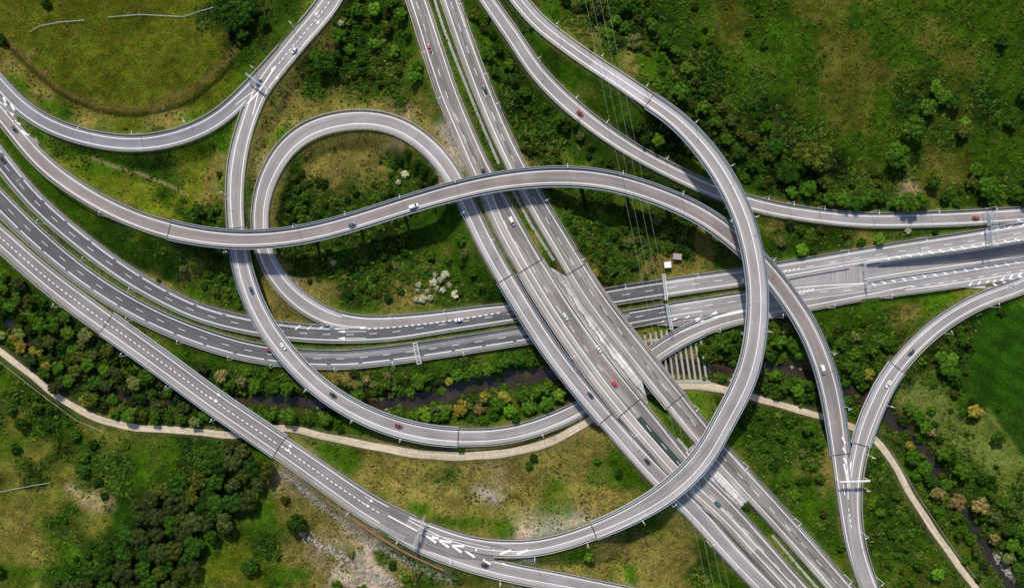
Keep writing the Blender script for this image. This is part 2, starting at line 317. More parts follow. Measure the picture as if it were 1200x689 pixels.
R('S', [(-48,188,22,1),(-3,234,23,1),(41,277,22.5,1),(94,321,22,1),(137,350,22,1),(185,375.5,22,1),(233,395,22,1),(297,413,21,1),(340,419,20.5,1),(400,421.5,20,1),(462,415.5,20,1),(530,406,19.5,1),(600,395,19.5,1),(670,384,19,1),(740,373.5,18.5,1),(790,364.5,18,1),(830,358.5,18.5,1),(877,352,20,1),(905,349.5,22,1),(950,344,22,1),(1017,339.5,20.5,1),(1062,333.5,21,1),(1117,326,21.5,1),(1165,318,22,1),(1200,313,22,1),(1250,304,22,1)])
R('Mid', [(895,340,15,1.02),(930,334.5,15,1.02),(965,328.5,17,1.02),(990,324,19,0.8),(1015,320,20.5,0),(1050,314,20,-1.6),(1090,308.5,20,-2.8),(1125,303.5,20,-3.7),(1165,297.5,20,-4.6),(1200,292,20,-5.2),(1250,284,20,-5.6)])
R('F', [(552,-30,14,5.5),(571,0,15,5.2),(600,40.5,16,5),(628,83,16.5,4.7),(662,118,17,4.4),(700,149,16,4),(750,181.5,15,3.6),(800,207,15,3.2),(850,229,15,2.8),(900,243.5,15,2.4),(950,252,14.5,2),(1012,258,15,1.6),(1075,257.5,16,1.3),(1150,254.5,16,1.2),(1200,251,15.5,1.16),(1250,246,15,1.16)])
R('Hh', [(1252,306,18,1.3),(1200,333.5,17.5,1.4),(1149,352,17,2.2),(1106,376.5,17.5,3.6),(1068,410,17.5,5),(1042,442,18,6),(1026,473,19,6.8),(1013,506,19,7.1),(1003,545,17,7.15),(999,592,18,6.85),(1004,640,18,6.45),(1021,692,18,6.05),(1035,725,18,6.05)])
R('Path', [(-40,380,6,0.6),(0,412,6.5,0.6),(30,434,6.5,0.6),(60,459,6.5,0.5),(90,479,6.5,0.4),(118,492,7,0.4),(145,499,7,0.4),(215,504,7,0.4),(290,509,7,0.4),(322,500,7,0.4),(338,501,7,0.5),(370,509,7,0.8),(440,523,8,1),(490,532,8.5,1),(540,534.5,8.5,1),(590,531,8,1),(630,523,8,0.9),(660,511,8,0.7),(692,491,8,0.5),(740,465,8,0.4),(775,453,9,0.4),(812,450,11,0.4),(840,454,8,0.4),(870,462,6.5,0.4),(920,476,6.5,0.4),(970,490,6.5,0.4),(1005,502,6.5,0.4),(1022,511,7,0.4),(1040,531,6.5,0.4),(1065,576,6.5,0.4),(1090,615,6.5,0.4),(1115,651,6.5,0.4),(1145,691,6.5,0.4),(1170,725,6.5,0.4)])
R('River', [(-60,338,9,-1.7),(0,372,9,-1.7),(60,420,9,-1.7),(130,462,10,-1.7),(200,474,10,-1.7),(260,472,10,-1.7),(310,470,12,-1.7),(370,473,11,-1.7),(430,474,12,-1.7),(470,470,16,-1.7),(510,465,17,-1.7),(545,454,18,-1.7),(590,445,18,-1.7),(640,439,16,-1.7),(700,434,16,-1.7),(760,431,14,-1.7),(810,432,13,-1.7),(850,432,13,-1.7),(890,430,11,-1.7),(940,437,11,-1.7),(985,454,13,-1.7),(1018,466,15,-1.7),(1045,492,13,-1.7),(1080,522,10,-1.7),(1100,560,8,-1.7),(1128,598,8,-1.7),(1155,645,9,-1.7),(1185,690,9,-1.7),(1205,725,9,-1.7)])
r_ = ROADS
for k in ('Path', 'River'): r_[k].flat = True
BR = {}   # bridge spans: road -> list of (i0, i1)
def span(key, a, b, joints=True):
    r = r_[key]; i0, i1 = sorted((r.at(*a), r.at(*b))); r.bridge[i0:i1+1] = True
    BR.setdefault(key, []).append((i0, i1))
span('A', (197, 269), (985, 532)); span('B', (760, 118), (697, 621)); span('C', (277, 268), (537, 512))
span('E', (125, 379), (327, 522)); span('L', (592, 326), (710, 490)); span('DL', (620, 312), (738, 477))
span('DR', (676, 317), (791, 469)); span('Hh', (1050, 430), (1008, 520)); span('C', (755, 424), (822, 384))

# ------------------------------------------------------------------ terrain
def vnoise(x, y, scale, seed):
    g = np.random.default_rng(seed).random((256, 256)); X = x/scale; Y = y/scale
    i = np.floor(X).astype(int); j = np.floor(Y).astype(int); fx = X-i; fy = Y-j
    fx = fx*fx*(3-2*fx); fy = fy*fy*(3-2*fy); i &= 255; j &= 255; i1 = (i+1) & 255; j1 = (j+1) & 255
    return (g[j, i]*(1-fx)+g[j, i1]*fx)*(1-fy)+(g[j1, i]*(1-fx)+g[j1, i1]*fx)*fy
def fbm(x, y, scale, seed, oct=4, gain=0.55):
    r = 0; a = 1; t = 0
    for o in range(oct): r = r+a*vnoise(x+o*37.7, y-o*11.3, scale/2**o, seed+o); t += a; a *= gain
    return r/t
ST = 1.1
xs = np.r_[[-2500, -1500, -900, -600, -450, -400], np.arange(-368, 368.01, ST), [400, 450, 600, 900, 1500, 2500]]
ys = np.r_[[-2500, -1500, -900, -600, -400, -260], np.arange(-232, 232.01, ST), [260, 400, 600, 900, 1500, 2500]]
GX, GY = np.meshgrid(xs, ys); base = (fbm(GX, GY, 60, 3, 4)-0.5)*2.4
hi = np.full_like(base, -99.0); lo = np.full_like(base, 99.0); edge = np.full_like(base, 999.0)
def window(x, y, rad):
    a, b = np.searchsorted(xs, [x-rad, x+rad]); c, d = np.searchsorted(ys, [y-rad, y+rad]); return slice(c, d), slice(a, b)
for key, r in r_.items():
    for i in range(0, len(r.p)):
        if r.bridge[i]: continue
        x, y, z = r.p[i]; w = r.hw[i]
        if i and i < len(r.p)-1 and (r.bridge[i-1] or r.bridge[i+1]): z -= 0.25
        sl = window(x, y, 26+w); d = np.hypot(GX[sl]-x, GY[sl]-y)-w
        if key == 'River':
            lo[sl] = np.minimum(lo[sl], z-1.0+np.maximum(0, d+1.5)*0.62); continue
        dd = np.maximum(0, d-1.3); zz = z-0.16
        hi[sl] = np.maximum(hi[sl], np.where(dd < 24, zz-dd*0.52, -99)); lo[sl] = np.minimum(lo[sl], zz+dd*0.55)
        edge[sl] = np.minimum(edge[sl], d)
TZ = np.minimum(np.maximum(base, hi), lo)
# ditch beside the old track in the meadow, shallow
def stroke_d(pts, z=0.0):
    q = np.array([P(u, v, z)[:2] for u, v in pts]); D = np.full_like(base, 1e9)
    for a, b in zip(q[:-1], q[1:]):
        ab = b-a; t = np.clip(((GX-a[0])*ab[0]+(GY-a[1])*ab[1])/(ab@ab), 0, 1)
        D = np.minimum(D, np.hypot(GX-a[0]-t*ab[0], GY-a[1]-t*ab[1]))
    return D
ditch = stroke_d([(0, 48), (15, 62), (30, 78), (48, 93), (62, 106), (85, 119), (110, 129), (135, 135), (160, 136), (185, 131), (205, 126), (225, 119), (240, 106), (258, 91), (272, 74)], 1)
trk = stroke_d([(2, 44), (30, 70), (50, 93), (80, 112), (115, 124), (150, 128), (180, 125), (205, 115), (235, 97), (260, 75), (282, 50)], 1)
TZ -= np.exp(-(ditch/1.3)**2)*1.1
TZ += np.where(edge > 2.5, (vnoise(GX, GY, 3.0, 91)-0.5)*0.5+(vnoise(GX, GY, 7.0, 92)-0.5)*0.6, 0)*np.clip((edge-2.5)/6, 0, 1)
def tz(x, y):
    i = int(np.clip(np.searchsorted(xs, x)-1, 0, len(xs)-2)); j = int(np.clip(np.searchsorted(ys, y)-1, 0, len(ys)-2))
    fx = (x-xs[i])/(xs[i+1]-xs[i]); fy = (y-ys[j])/(ys[j+1]-ys[j])
    return float((TZ[j, i]*(1-fx)+TZ[j, i+1]*fx)*(1-fy)+(TZ[j+1, i]*(1-fx)+TZ[j+1, i+1]*fx)*fy)
def G3(u, v):        # photograph direction -> point on the terrain
    z = 0.0
    for _ in range(4): x, y, _z = P(u, v, z); z = tz(x, y)
    return P(u, v, z)
# what grows where, 30 photograph pixels per cell
MAP = ["mmmmmmmmkwGGgsskgggssgskkkoohoohhooooooo",
"mmmmmmmmmwGgdkssgggssgdskosohogohhoohoooo",
"dmmmmmmmmGgdkkssggggkGggdgskogoohhhoohooo",
"gdmmmmmmmgddssskgggkGGgggsskosoohhokkoko",
"ggGdmmdgggdddddDdggkksGggkkkskkohhoksoko",
"ggGGggGggddgdddDdDgssksGkkkwkkkkoooosGoo",
"ggyggGGyddDsdddssbgsdsgGGkkgkkwkwookhhoo",
"gggyyyGydgdkssssKbggdsskgGGGsskksssDhsss",
"ggggGyyssgdkkkskGGGgggsgkkkGggdsssssgggg",
"ggGGGGssksskssskGgggdgkssskdsGGssdgsggyg",
"gggggGGdsgdssksssgGggkdssdddgGgsssggssgg",
"ksgggydgssdDdksddssGgggkssggggsssggggydg",
"skksgggggGddggggggggggggyygggssooosdgsff",
"skkkksgGggsggggyggsgssgggddsskssksssskff",
"gkkkssskGsssddssskksssswggDssskdskkssGff",
"sskkkkkkkkkkwwkkwwkssskgggggssskkwsppsGf",
"dssddssssssgsgggsssgggddgggggssssgsdksppGf",
"gdkssggkskgdggddddddddddgsgggsssdgskssppG",
"dkdssgGkkkdDggdddsdDdddggggggsgsdGsgkkspp",
"dddDGGkkksgddDgddddddgdddggdgssgggGssgskp",
"ddsdGkkkkGgddDDgggggDgddggdddgggsgsskgsks",
"ddgGkkkkgykdDdbssdddbggddddgggyggsssgggks",
"ggGkkkkyyyggdbbdssydgdddgddsggggyggssssbs"]
MAP = [(m+'gggg')[:40] for m in MAP]
#        ground colour          tuft colour A          tuft colour B        density  size
TY = {
'm': ((.050,.061,.005), (.020,.034,.003), (.080,.085,.011), .34, (.25,.62)),
'g': ((.036,.062,.004), (.034,.074,.005), (.078,.098,.010), .50, (.4,1.1)),
'G': ((.017,.034,.003), (.020,.044,.004), (.040,.062,.006), .60, (.4,1.2)),
'y': ((.068,.088,.006), (.058,.086,.006), (.120,.115,.012), .30, (.4,.9)),
'd': ((.116,.102,.024), (.060,.070,.010), (.150,.134,.034), .60, (.4,1.15)),
'D': ((.175,.140,.066), (.085,.085,.018), (.190,.160,.075), .45, (.4,1.1)),
'b': ((.280,.230,.170), (.140,.115,.060), (.250,.210,.150), .16, (.3,.9)),
'k': ((.010,.017,.003), (.022,.054,.005), (.050,.085,.009), .95, (.7,1.9)),
'K': ((.010,.017,.003), (.022,.054,.005), (.050,.085,.009), .95, (.7,1.9)),
's': ((.022,.036,.004), (.030,.074,.006), (.080,.105,.014), .85, (.6,1.7)),
'o': ((.024,.043,.003), (.030,.062,.004), (.064,.088,.007), .55, (.5,1.5)),
'h': ((.044,.053,.006), (.036,.062,.005), (.100,.095,.020), .40, (.4,1.1)),
'w': ((.006,.009,.003), (.010,.022,.004), (.022,.040,.006), .70, (.8,1.9)),
'f': ((.014,.050,.003), (.013,.046,.003), (.020,.062,.004), .10, (.3,.6)),
'p': ((.085,.112,.020), (.070,.110,.014), (.145,.155,.045), .40, (.35,.8)),
}
RGH = {'m': .10, 'g': .35, 'G': .5, 'y': .2, 'd': .35, 'D': .3, 'b': .3, 'k': 1.0, 'K': 1.0, 's': .9, 'o': .8, 'h': .55, 'w': 1.0, 'f': .04, 'p': .12}
TY['q'] = ((.078,.082,.013), (.042,.062,.006), (.125,.118,.024), .6, (.4,1.15)); RGH['q'] = .4
MAP = [row if i < 15 else ''.join('q' if c == 'd' and j < 10 and (i*7+j*3) % 5 else c for j, c in enumerate(row)) for i, row in enumerate(MAP)]
for k_ in 'gGokKsw':          # deeper greens
    TY[k_] = tuple(tuple(a*b for a, b in zip(c, (.84, 1.06, .9))) for c in TY[k_][:3])+TY[k_][3:]
KEYS = list(TY); GC = np.array([[KEYS.index(c) for c in row] for row in MAP])
COL = np.array([TY[k][0] for k in KEYS])
def project(x, y, z):
    k = H/(H-z)/PX; return 600+x*k, 344.5-y*k
def cover_weights(u, v, jx, jy):
    """smooth, noise-warped lookup in the map; returns the four cells and their weights"""
    tri_ = lambda t, n: n-np.abs(np.mod(t, 2*n)-n)     # past the mapped ground the cover repeats mirrored
    cu = np.clip(tri_((u+jx)/30-0.5, 39), 0, 38.999); cv = np.clip(tri_((v+jy)/30-0.5, 22), 0, 21.999)
    i = cu.astype(int); j = cv.astype(int); fx = cu-i; fy = cv-j
    sx = np.clip((fx-.5)*1.9+.5, 0, 1); sy = np.clip((fy-.5)*1.9+.5, 0, 1)
    return [(GC[j, i], (1-sx)*(1-sy)), (GC[j, i+1], sx*(1-sy)), (GC[j+1, i], (1-sx)*sy), (GC[j+1, i+1], sx*sy)]
def jit(u, v):
    return ((fbm(u, v, 26, 51, 3)-.5)*44, (fbm(u, v, 26, 71, 3)-.5)*44)
U, V = project(GX, GY, TZ); jx, jy = jit(U, V)
RG = np.array([RGH[k] for k in KEYS]); rg_ = sum(RG[idx]*w for idx, w in cover_weights(U, V, jx, jy))
mound = np.abs(fbm(GX, GY, 5.5, 191, 3)-.5)*-2.6+(vnoise(GX, GY, 2.6, 195)-.5)*.7+.35
TZ += mound*rg_*np.clip((edge-2.2)/5, 0, 1)*np.where(TZ > -1.9, 1, 0)
cov = np.zeros(GX.shape+(3,))
for idx, w in cover_weights(U, V, jx, jy): cov += COL[idx]*w[..., None]
m1 = fbm(GX, GY, 9, 5, 4)[..., None]; m2 = fbm(GX, GY, 28, 15, 3)[..., None]; m3 = vnoise(GX, GY, 2.4, 25)[..., None]
cov = cov*(0.55+0.9*m1)*(0.72+0.56*m2)*(0.75+0.5*m3)
DRF = np.array([{'m': .35, 'f': 0, 'k': .25, 'K': .25, 'w': .1, 'G': .3, 'o': .45, 's': .5}.get(k, 1) for k in KEYS]); drf = sum(DRF[idx]*w for idx, w in cover_weights(U, V, jx, jy))[..., None]
dry = drf*np.clip((fbm(GX, GY, 13, 35, 4)-0.56)*7, 0, 1)[..., None]*0.30; cov = cov*(1-dry)+np.array([.125, .106, .026])*dry*(0.5+m1)
def blend(D, w, col, amt):
    global cov
    k = (np.exp(-(D/w)**2)*amt)[..., None]; cov = cov*(1-k)+np.array(col)*k
blend(trk, 2.4, (.085, .060, .018), 0.8); blend(ditch, 1.0, (.008, .012, .004), 0.9)
blend(stroke_d([(110, 185), (135, 196), (165, 204), (187, 213), (205, 220), (221, 230)], 2), 0.8, (.20, .15, .08), .7)
blend(stroke_d([(340, 555), (370, 585), (400, 605), (440, 632), (480, 655), (520, 674)], 3), 5, (.24, .21, .16), .45)
blend(stroke_d([(395, 640), (420, 658), (440, 680), (460, 689)], 1), 5, (.25, .22, .17), .35)
blend(stroke_d([(1055, 440), (1085, 470), (1120, 515)], 0), 7, (.13, .15, .05), .5)
blend(stroke_d([(925, 432), (940, 440)], 0), 4, (.38, .27, .24), .8)
blend(stroke_d([(1165, 655), (1175, 668), (1185, 676)], 0), 4, (.36, .29, .25), .8)
blend(stroke_d([(562, 576), (582, 584)], 0), 4, (.27, .25, .22), .7)
blend(stroke_d([(520, 150), (540, 180), (560, 210), (580, 250), (600, 290)], 8), 5, (.33, .29, .24), .6)
blend(stroke_d([(620, 625), (680, 612)], 6), 7, (.30, .27, .24), .5)
# bare verge strip along every road edge
vg = np.clip(1-np.abs(edge-1.1)/1.6, 0, 1)[..., None]*0.55; cov = cov*(1-vg)+np.array([.105, .090, .050])*vg
rv = stroke_d([(p[0], p[1]) for p in r_['River'].uv[::20]], -1.7); blend(rv, 9, (.018, .018, .008), .8)
def area(pts, col, amt):
    global cov
    X_ = U+jx*.12; Y_ = V+jy*.12; c = np.zeros(U.shape, bool); n = len(pts)
    for i in range(n):
        x1, y1 = pts[i]; x2, y2 = pts[(i+1) % n]
        if y1 != y2: c ^= ((y1 > Y_) != (y2 > Y_)) & (X_ < (x2-x1)*(Y_-y1)/(y2-y1)+x1)
    c = c.astype(float); c[1:-1, 1:-1] = (c[1:-1, 1:-1]+c[:-2, 1:-1]+c[2:, 1:-1]+c[1:-1, :-2]+c[1:-1, 2:])/5
    k = (c*amt)[..., None]; rows = 1+.14*np.sign(np.sin((GX*.55+GY*.83)*2*math.pi/9))[..., None]*(1 if amt > .9 else 0); cov = cov*(1-k)+np.array(col)*(.5+1.0*m1)*rows*k; return c
FA = area([(1260, 350), (1200, 362), (1160, 375), (1140, 395), (1134, 412), (1142, 440), (1158, 470), (1174, 500), (1200, 540), (1260, 640)], (.013, .042, .003), .95)
PA = area([(1052, 448), (1075, 440), (1098, 462), (1128, 480), (1152, 512), (1200, 562), (1230, 640), (1190, 600), (1150, 552), (1112, 522), (1080, 484)], (.085, .112, .022), .8)
cov = np.clip(cov, 0.003, 0.7)
nx, ny = len(xs), len(ys)
me = bpy.data.meshes.new('ground'); me.vertices.add(nx*ny)
me.vertices.foreach_set('co', np.stack([GX, GY, TZ], -1).astype(np.float32).ravel())
J, I = np.meshgrid(np.arange(ny-1), np.arange(nx-1), indexing='ij'); b0 = (J*nx+I).ravel()
q = np.stack([b0, b0+1, b0+nx+1, b0+nx], -1).astype(np.int32)
me.loops.add(q.size); me.loops.foreach_set('vertex_index', q.ravel()); me.polygons.add(len(q))
me.polygons.foreach_set('loop_start', np.arange(0, q.size, 4, dtype=np.int32)); me.polygons.foreach_set('loop_total', np.full(len(q), 4, np.int32))
me.update(calc_edges=True); me.shade_smooth()
at = me.attributes.new('cover', 'FLOAT_COLOR', 'POINT')
at.data.foreach_set('color', np.concatenate([cov, np.ones(cov.shape[:2]+(1,))], -1).astype(np.float32).ravel())
g = link('ground', me, None, [M['ground']]); g['kind'] = 'structure'

# ------------------------------------------------------------------ water and dirt track
mb = MB(); r_['River'].ribbon(mb, 0, len(r_['River'].p)-1, (1, 2.5), (-1, -2.5)); o = mb.build('river_water', M['water']); o['kind'] = 'structure'
mb = MB(); pr = r_['Path']
v = []; uv = []; NS = len(pr.p)
for i in range(NS):                    # ragged edges
    for sgn in (1, -1):
        w = sgn*(pr.hw[i]*1.12+0.16*math.sin(i*.35+sgn)+random.uniform(-.06, .06)); a = pr.p[i, :2]+pr.n[i]*w
        v.append((a[0], a[1], pr.p[i, 2]+.03)); uv.append((w+50, pr.s[i]))
mb.add(v, [(2*j, 2*j+1, 2*j+3, 2*j+2) for j in range(NS-1)], uv); o = mb.build('dirt_track', M['path']); o['kind'] = 'structure'

# ------------------------------------------------------------------ road building
INFO = {  # key: (description, surface material, left line inset, right line inset, dz, left rail, right rail)
'A': ('long flyover', 'taupe', 1.5, 1.2, .060, 1, 1),
'B': ('looping viaduct ramp', 'deck', 2.9, 1.2, .050, 1, 1),
'C': ('curved left ramp', 'deck', 1.2, 2.2, .045, 1, 1),
'E': ('two-lane ramp', 'warm', 1.6, 3.0, .030, 1, 1),
'E2': ('bottom exit ramp', 'deck', 1.2, 2.8, .040, 1, 1),
'G': ('meadow ramp', 'bluer', 1.8, 1.2, .050, 1, 1),
'L': ('teardrop loop ramp', 'deck', 1.3, 2.6, .040, 1, 1),
'DL': ('left diagonal carriageway', 'diag', 1.2, 2.5, .020, 1, 1),
'DR': ('right diagonal carriageway', 'diag', 1.6, 2.2, .025, 1, 1),
'N': ('upper motorway carriageway', 'art', 1.8, 1.2, .010, 1, 1),
'S': ('lower motorway carriageway', 'art', 1.2, 2.2, .016, 1, 1),
'Mid': ('sunken carriageway', 'artR', 1.6, 1.6, .004, 0, 0),
'F': ('heath ramp', 'deck', 1.6, 1.2, .034, 1, 1),
'Hh': ('right-edge ramp', 'deck', 1.6, 2.4, .036, 1, 1),
}
def side_word(r, i, sgn):
    n = r.n[i]*sgn
    return ('right' if n[0] > 0 else 'left') if abs(n[0]) > abs(n[1]) else ('upper' if n[1] > 0 else 'lower')
def dash_parts(road, base_, r, i0, i1, k, c, on, gap, w, dz):
    s = r.s[i0]
    while s+on < r.s[i1]:
        one = MB(); j = int(np.searchsorted(r.s, s)); dashes(one, r, j, j+int(on/1.5)+3, k, c, on, 999, w, dz, s)
        if one.f: base_(one.build('lane_dash', M['paint']), road)
        s += on+gap
def dashes(mb, r, i0, i1, k, c, on, gap, w, dz, s_from=None):
    s = r.s[i0] if s_from is None else s_from; i1 = min(i1, len(r.s)-1)
    while s+on < r.s[i1]:
        a = int(np.searchsorted(r.s, s)); b = int(np.searchsorted(r.s, s+on))
        if b > a:
            # exact ends by interpolation
            v = []; uv = []
            for t in np.linspace(s, s+on, max(2, b-a+1)):
                x = np.interp(t, r.s, r.p[:, 0]); y = np.interp(t, r.s, r.p[:, 1]); z = np.interp(t, r.s, r.p[:, 2]); j = min(int(np.searchsorted(r.s, t)), len(r.s)-1)
                nn = r.n[j]; h = k*r.hw[j]+c
                v += [(x+nn[0]*(h+w/2), y+nn[1]*(h+w/2), z+dz), (x+nn[0]*(h-w/2), y+nn[1]*(h-w/2), z+dz)]
            m = len(v)//2; mb.add(v, [(2*q, 2*q+1, 2*q+3, 2*q+2) for q in range(m-1)])
        s += on+gap
def near_other(x, y, key, z, margin=1.6):
    for kk, q in r_.items():
        if kk == key: continue
        d = np.hypot(q.p[:, 0]-x, q.p[:, 1]-y)-q.hw
        m = q.p[:, 2] < z-1.0
        if (d[m] < margin).any(): return True
    return False
HIDE = {}    # parts of a road edge where no rail stands (merges): key -> [(side, p0, p1)]
def norail(key, side, a, b):
    r = r_[key]; HIDE.setdefault((key, side), []).append(tuple(sorted((r.at(*a), r.at(*b)))))
norail('C', 1, (400, -27), (306, 101)) if False else None
norail('C', -1, (400, -27), (400, -27))
# sides: +1 is left of the direction the points run
norail('G', 1, (0,0), (0,0))
def runs(r, key, side, i0, i1):
    bad = np.zeros(len(r.p), bool)
    for a, b in HIDE.get((key, side), []): bad[a:b+1] = True
    # no rail where the edge lies on another road of about the same height
    for i in range(i0, i1+1):
        e = r.off(i, side, 0)
        for kk, q in r_.items():
            if kk == key or q.flat: continue
            d = np.hypot(q.p[:, 0]-e[0], q.p[:, 1]-e[1]); j = int(np.argmin(d))
            if d[j] < q.hw[j]+0.5 and abs(q.p[j, 2]-r.p[i, 2]) < 1.6: bad[i] = True; break
    out = []; st = None
    for i in range(i0, i1+1):
        if not bad[i] and st is None: st = i
        if (bad[i] or i == i1) and st is not None:
            if i-st > 6: out.append((st, i))
            st = None
    return out
LINEW = 0.36
for key, (desc, mat, li, ri, dz, lr, rr) in INFO.items():
    r = r_[key]; n = len(r.p)
    # cut into bridge and ground stretches
    cuts = []; s0 = 0
    for a, b in sorted(BR.get(key, [])):
        if a > s0: cuts.append((s0, a, False))
        cuts.append((a, b, True)); s0 = b
    if s0 < n-1: cuts.append((s0, n-1, False))
    for ci, (i0, i1, isb) in enumerate(cuts):
        mid = (i0+i1)//2
        if isb:
            root = empty('viaduct' if i1-i0 > 90 else 'road_bridge', tuple(r.p[mid])); inv = Vector(r.p[mid])*-1
        def fin(o, par):
            o.parent = par
            if par.type == 'EMPTY': o.matrix_parent_inverse.identity(); o.location = tuple(-c for c in par.location)
            return o
        mb = MB(); r.ribbon(mb, i0, i1, (1, 0), (-1, 0), dz)
        if isb: road = root; fin(mb.build('road_surface', M[mat]), root)
        else:
            road = mb.build('slip_road' if key not in ('N', 'S', 'DL', 'DR', 'Mid') else 'motorway_carriageway', M[mat]); road['kind'] = 'structure'
        # edge lines
        mb = MB()
        for sgn, ins in ((1, li), (-1, ri)):
            a = sgn; c = -sgn*ins
            skip = []
            if key == 'N' and sgn == 1: skip = [(0, r.at(300, 382)), (r.at(385, 389), r.at(590, 368))]
            if key == 'S' and sgn == -1: skip = [(0, r.at(730, 375)), (r.at(822, 360), r.at(1010, 340))]
            if key == 'Mid': skip = [(0, r.at(985, 325))]
            if key == 'E' : skip = [(r.at(450, 603), n-1)]
            if key == 'G' and sgn == -1: skip = [(r.at(297, 100), n-1)]
            if key == 'G' and sgn == 1: skip = [(r.at(297, 100), n-1)]
            if key == 'L' and i0 == 0: skip = [(0, r.at(400, 378) if sgn == -1 else r.at(430, 378))]; r.ribbon(mb, 0, r.at(400, 378), (-1, 1.5), (-1, 1.1), dz+.012) if sgn == -1 else None
            if key == 'C' and sgn == 1: skip = [(r.at(840, 378), n-1)]
            if key == 'C' and sgn == -1: pass
            if key == 'A' and sgn == 1: skip = [(r.at(990, 575), n-1)]
            if key == 'Hh' and sgn == 1 : pass
            if key == 'Hh' and sgn == -1: skip = [(r.at(1002, 560), n-1)]
            if key == 'B': skip = [(r.at(480, 608), n-1)]
            cur = i0
            for sa, sb in sorted(tuple(sorted(x)) for x in skip)+[(10**9, 10**9)]:
                e = min(sa, i1)
                if e > cur: r.ribbon(mb, cur, e, (a, c+LINEW/2), (a, c-LINEW/2), dz+.012)
                cur = max(cur, min(sb, i1))
                if cur >= i1: break
        if mb.f: fin(mb.build('edge_line', M['paint']), road) if isb else mb.build('edge_line', M['paint'], road)
        # lane dashes: the long ones part by part, the dotted ones joined
        def basefn(o, par):
            o.parent = par
            if par.type == 'EMPTY': o.location = tuple(-c for c in par.location)
        if key in ('N', 'S', 'DL', 'DR'):
            kk = {'N': (0, -.3), 'S': (0, .5), 'DL': (-.1, 1.6), 'DR': (0, .2)}[key]
            if key == 'DL' and i0 < r.at(570, 215): kk = (0, -.5)
            e_ = i1 if key != 'S' else min(i1, r.at(1020, 340))
            if e_ > i0: dash_parts(road, basefn, r, i0, e_, kk[0], kk[1], 4.6, 9.0, .23, dz+.012)
            if key == 'S' and i1 > r.at(1020, 340): dash_parts(road, basefn, r, r.at(1020, 340), i1, 0, -1.9, 3.0, 5.0, .30, dz+.012)
            if key == 'N': dash_parts(road, basefn, r, i0, r.at(300, 382), 1, -1.8, 16, 2.2, .42, dz+.012)
            if key == 'S': dash_parts(road, basefn, r, i0, r.at(730, 375), -1, 2.3, 16, 2.2, .42, dz+.012)
        mb = MB()
        if key == 'DL':
            a = max(i0, r.at(574, 222))
            if i1 > a: r.ribbon(mb, a, i1, (-1, 6.4), (-1, 6.0), dz+.014)
            if mb.f: basefn(mb.build('edge_line', M['paint']), road)
            mb = MB()
        if key == 'E': dashes(mb, r, i0, min(i1, r.at(445, 603)), 0, .4, 1.6, 1.6, .5, dz+.012)
        if key == 'C': dashes(mb, r, i0, min(i1, r.at(325, 78)), 0, .2, 1.6, 1.6, .42, dz+.012)
        if key == 'L' and i0 == 0: dashes(mb, r, r.at(585, 363), r.at(430, 378), 1, -.2, 1.8, 1.8, .6, dz+.02)
        if key == 'A' and not isb and i0 > 100: dashes(mb, r, r.at(993, 595), r.at(1006, 655), 1, -3.9, 1.6, 1.6, .42, dz+.02)
        if mb.f: o = mb.build('lane_dots', M['paint']); basefn(o, road); o['kind'] = 'stuff'
        # edges: parapets on bridges, guardrails on the ground
        for sgn, want in ((1, lr), (-1, rr)):
            if not want: continue
            for (a, b) in runs(r, key, sgn, i0, i1):
                if isb:
                    mb = MB(); r.sweep(mb, a, b, [(sgn, sgn*.0, .02), (sgn, sgn*.32, .02), (sgn, sgn*.25, .95), (sgn, sgn*.08, .95)] if sgn > 0 else [(sgn, sgn*.08, .95), (sgn, sgn*.25, .95), (sgn, sgn*.32, .02), (sgn, 0, .02)])
                    fin(mb.build('parapet', M['conc']), root)
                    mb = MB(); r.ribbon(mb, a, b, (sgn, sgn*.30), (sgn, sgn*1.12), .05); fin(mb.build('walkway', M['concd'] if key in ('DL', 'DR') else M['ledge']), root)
                    mb = MB(); r.sweep(mb, a, b, [(sgn, sgn*1.1, .0), (sgn, sgn*1.42, .0), (sgn, sgn*1.42, .22), (sgn, sgn*1.1, .22)]); fin(mb.build('coping', M['conc']), root)
                    mb = MB()
                    r.sweep(mb, a, b, [(sgn, sgn*1.15, 1.15), (sgn, sgn*1.27, 1.15), (sgn, sgn*1.27, 1.25), (sgn, sgn*1.15, 1.25)], 2)
                    r.sweep(mb, a, b, [(sgn, sgn*1.16, .55), (sgn, sgn*1.24, .55), (sgn, sgn*1.24, .62), (sgn, sgn*1.16, .62)], 2)
                    for i in range(a, b, 1):
                        q = r.off(i, sgn, sgn*1.2); mb.box((q[0], q[1], r.p[i, 2]+.6), (.1, .1, 1.2))
                        q2 = r.off(i, sgn, sgn*.34); mb.tube((q[0], q[1], r.p[i, 2]+1.15), (q2[0], q2[1], r.p[i, 2]+.1), .05, n=3)
                    fin(mb.build('railing', M['wood'] if key in ('DL', 'DR') else M['rail']), root)
                else:
                    sw = side_word(r, (a+b)//2, sgn)
                    gr = empty('guardrail', (float(r.p[a, 0]), float(r.p[a, 1]), float(r.p[a, 2])))
                    mid2 = project(*r.p[(a+b)//2])
                    where = ('at the top' if mid2[1] < 120 else 'at the bottom' if mid2[1] > 580 else 'at the left' if mid2[0] < 260 else 'at the right' if mid2[0] > 900 else 'near the middle')
                    tag(gr, f'steel guardrail on the {sw} edge of the {desc}, {where}', 'guardrail', 'guardrails along the roads')
                    mb = MB(); c0 = .45
                    r.sweep(mb, a, b, [(sgn, sgn*c0, .35), (sgn, sgn*(c0+.2), .35), (sgn, sgn*(c0+.2), .95), (sgn, sgn*c0, .95)], 2)
                    fin(mb.build('rail', M['galv']), gr)
                    mb = MB()
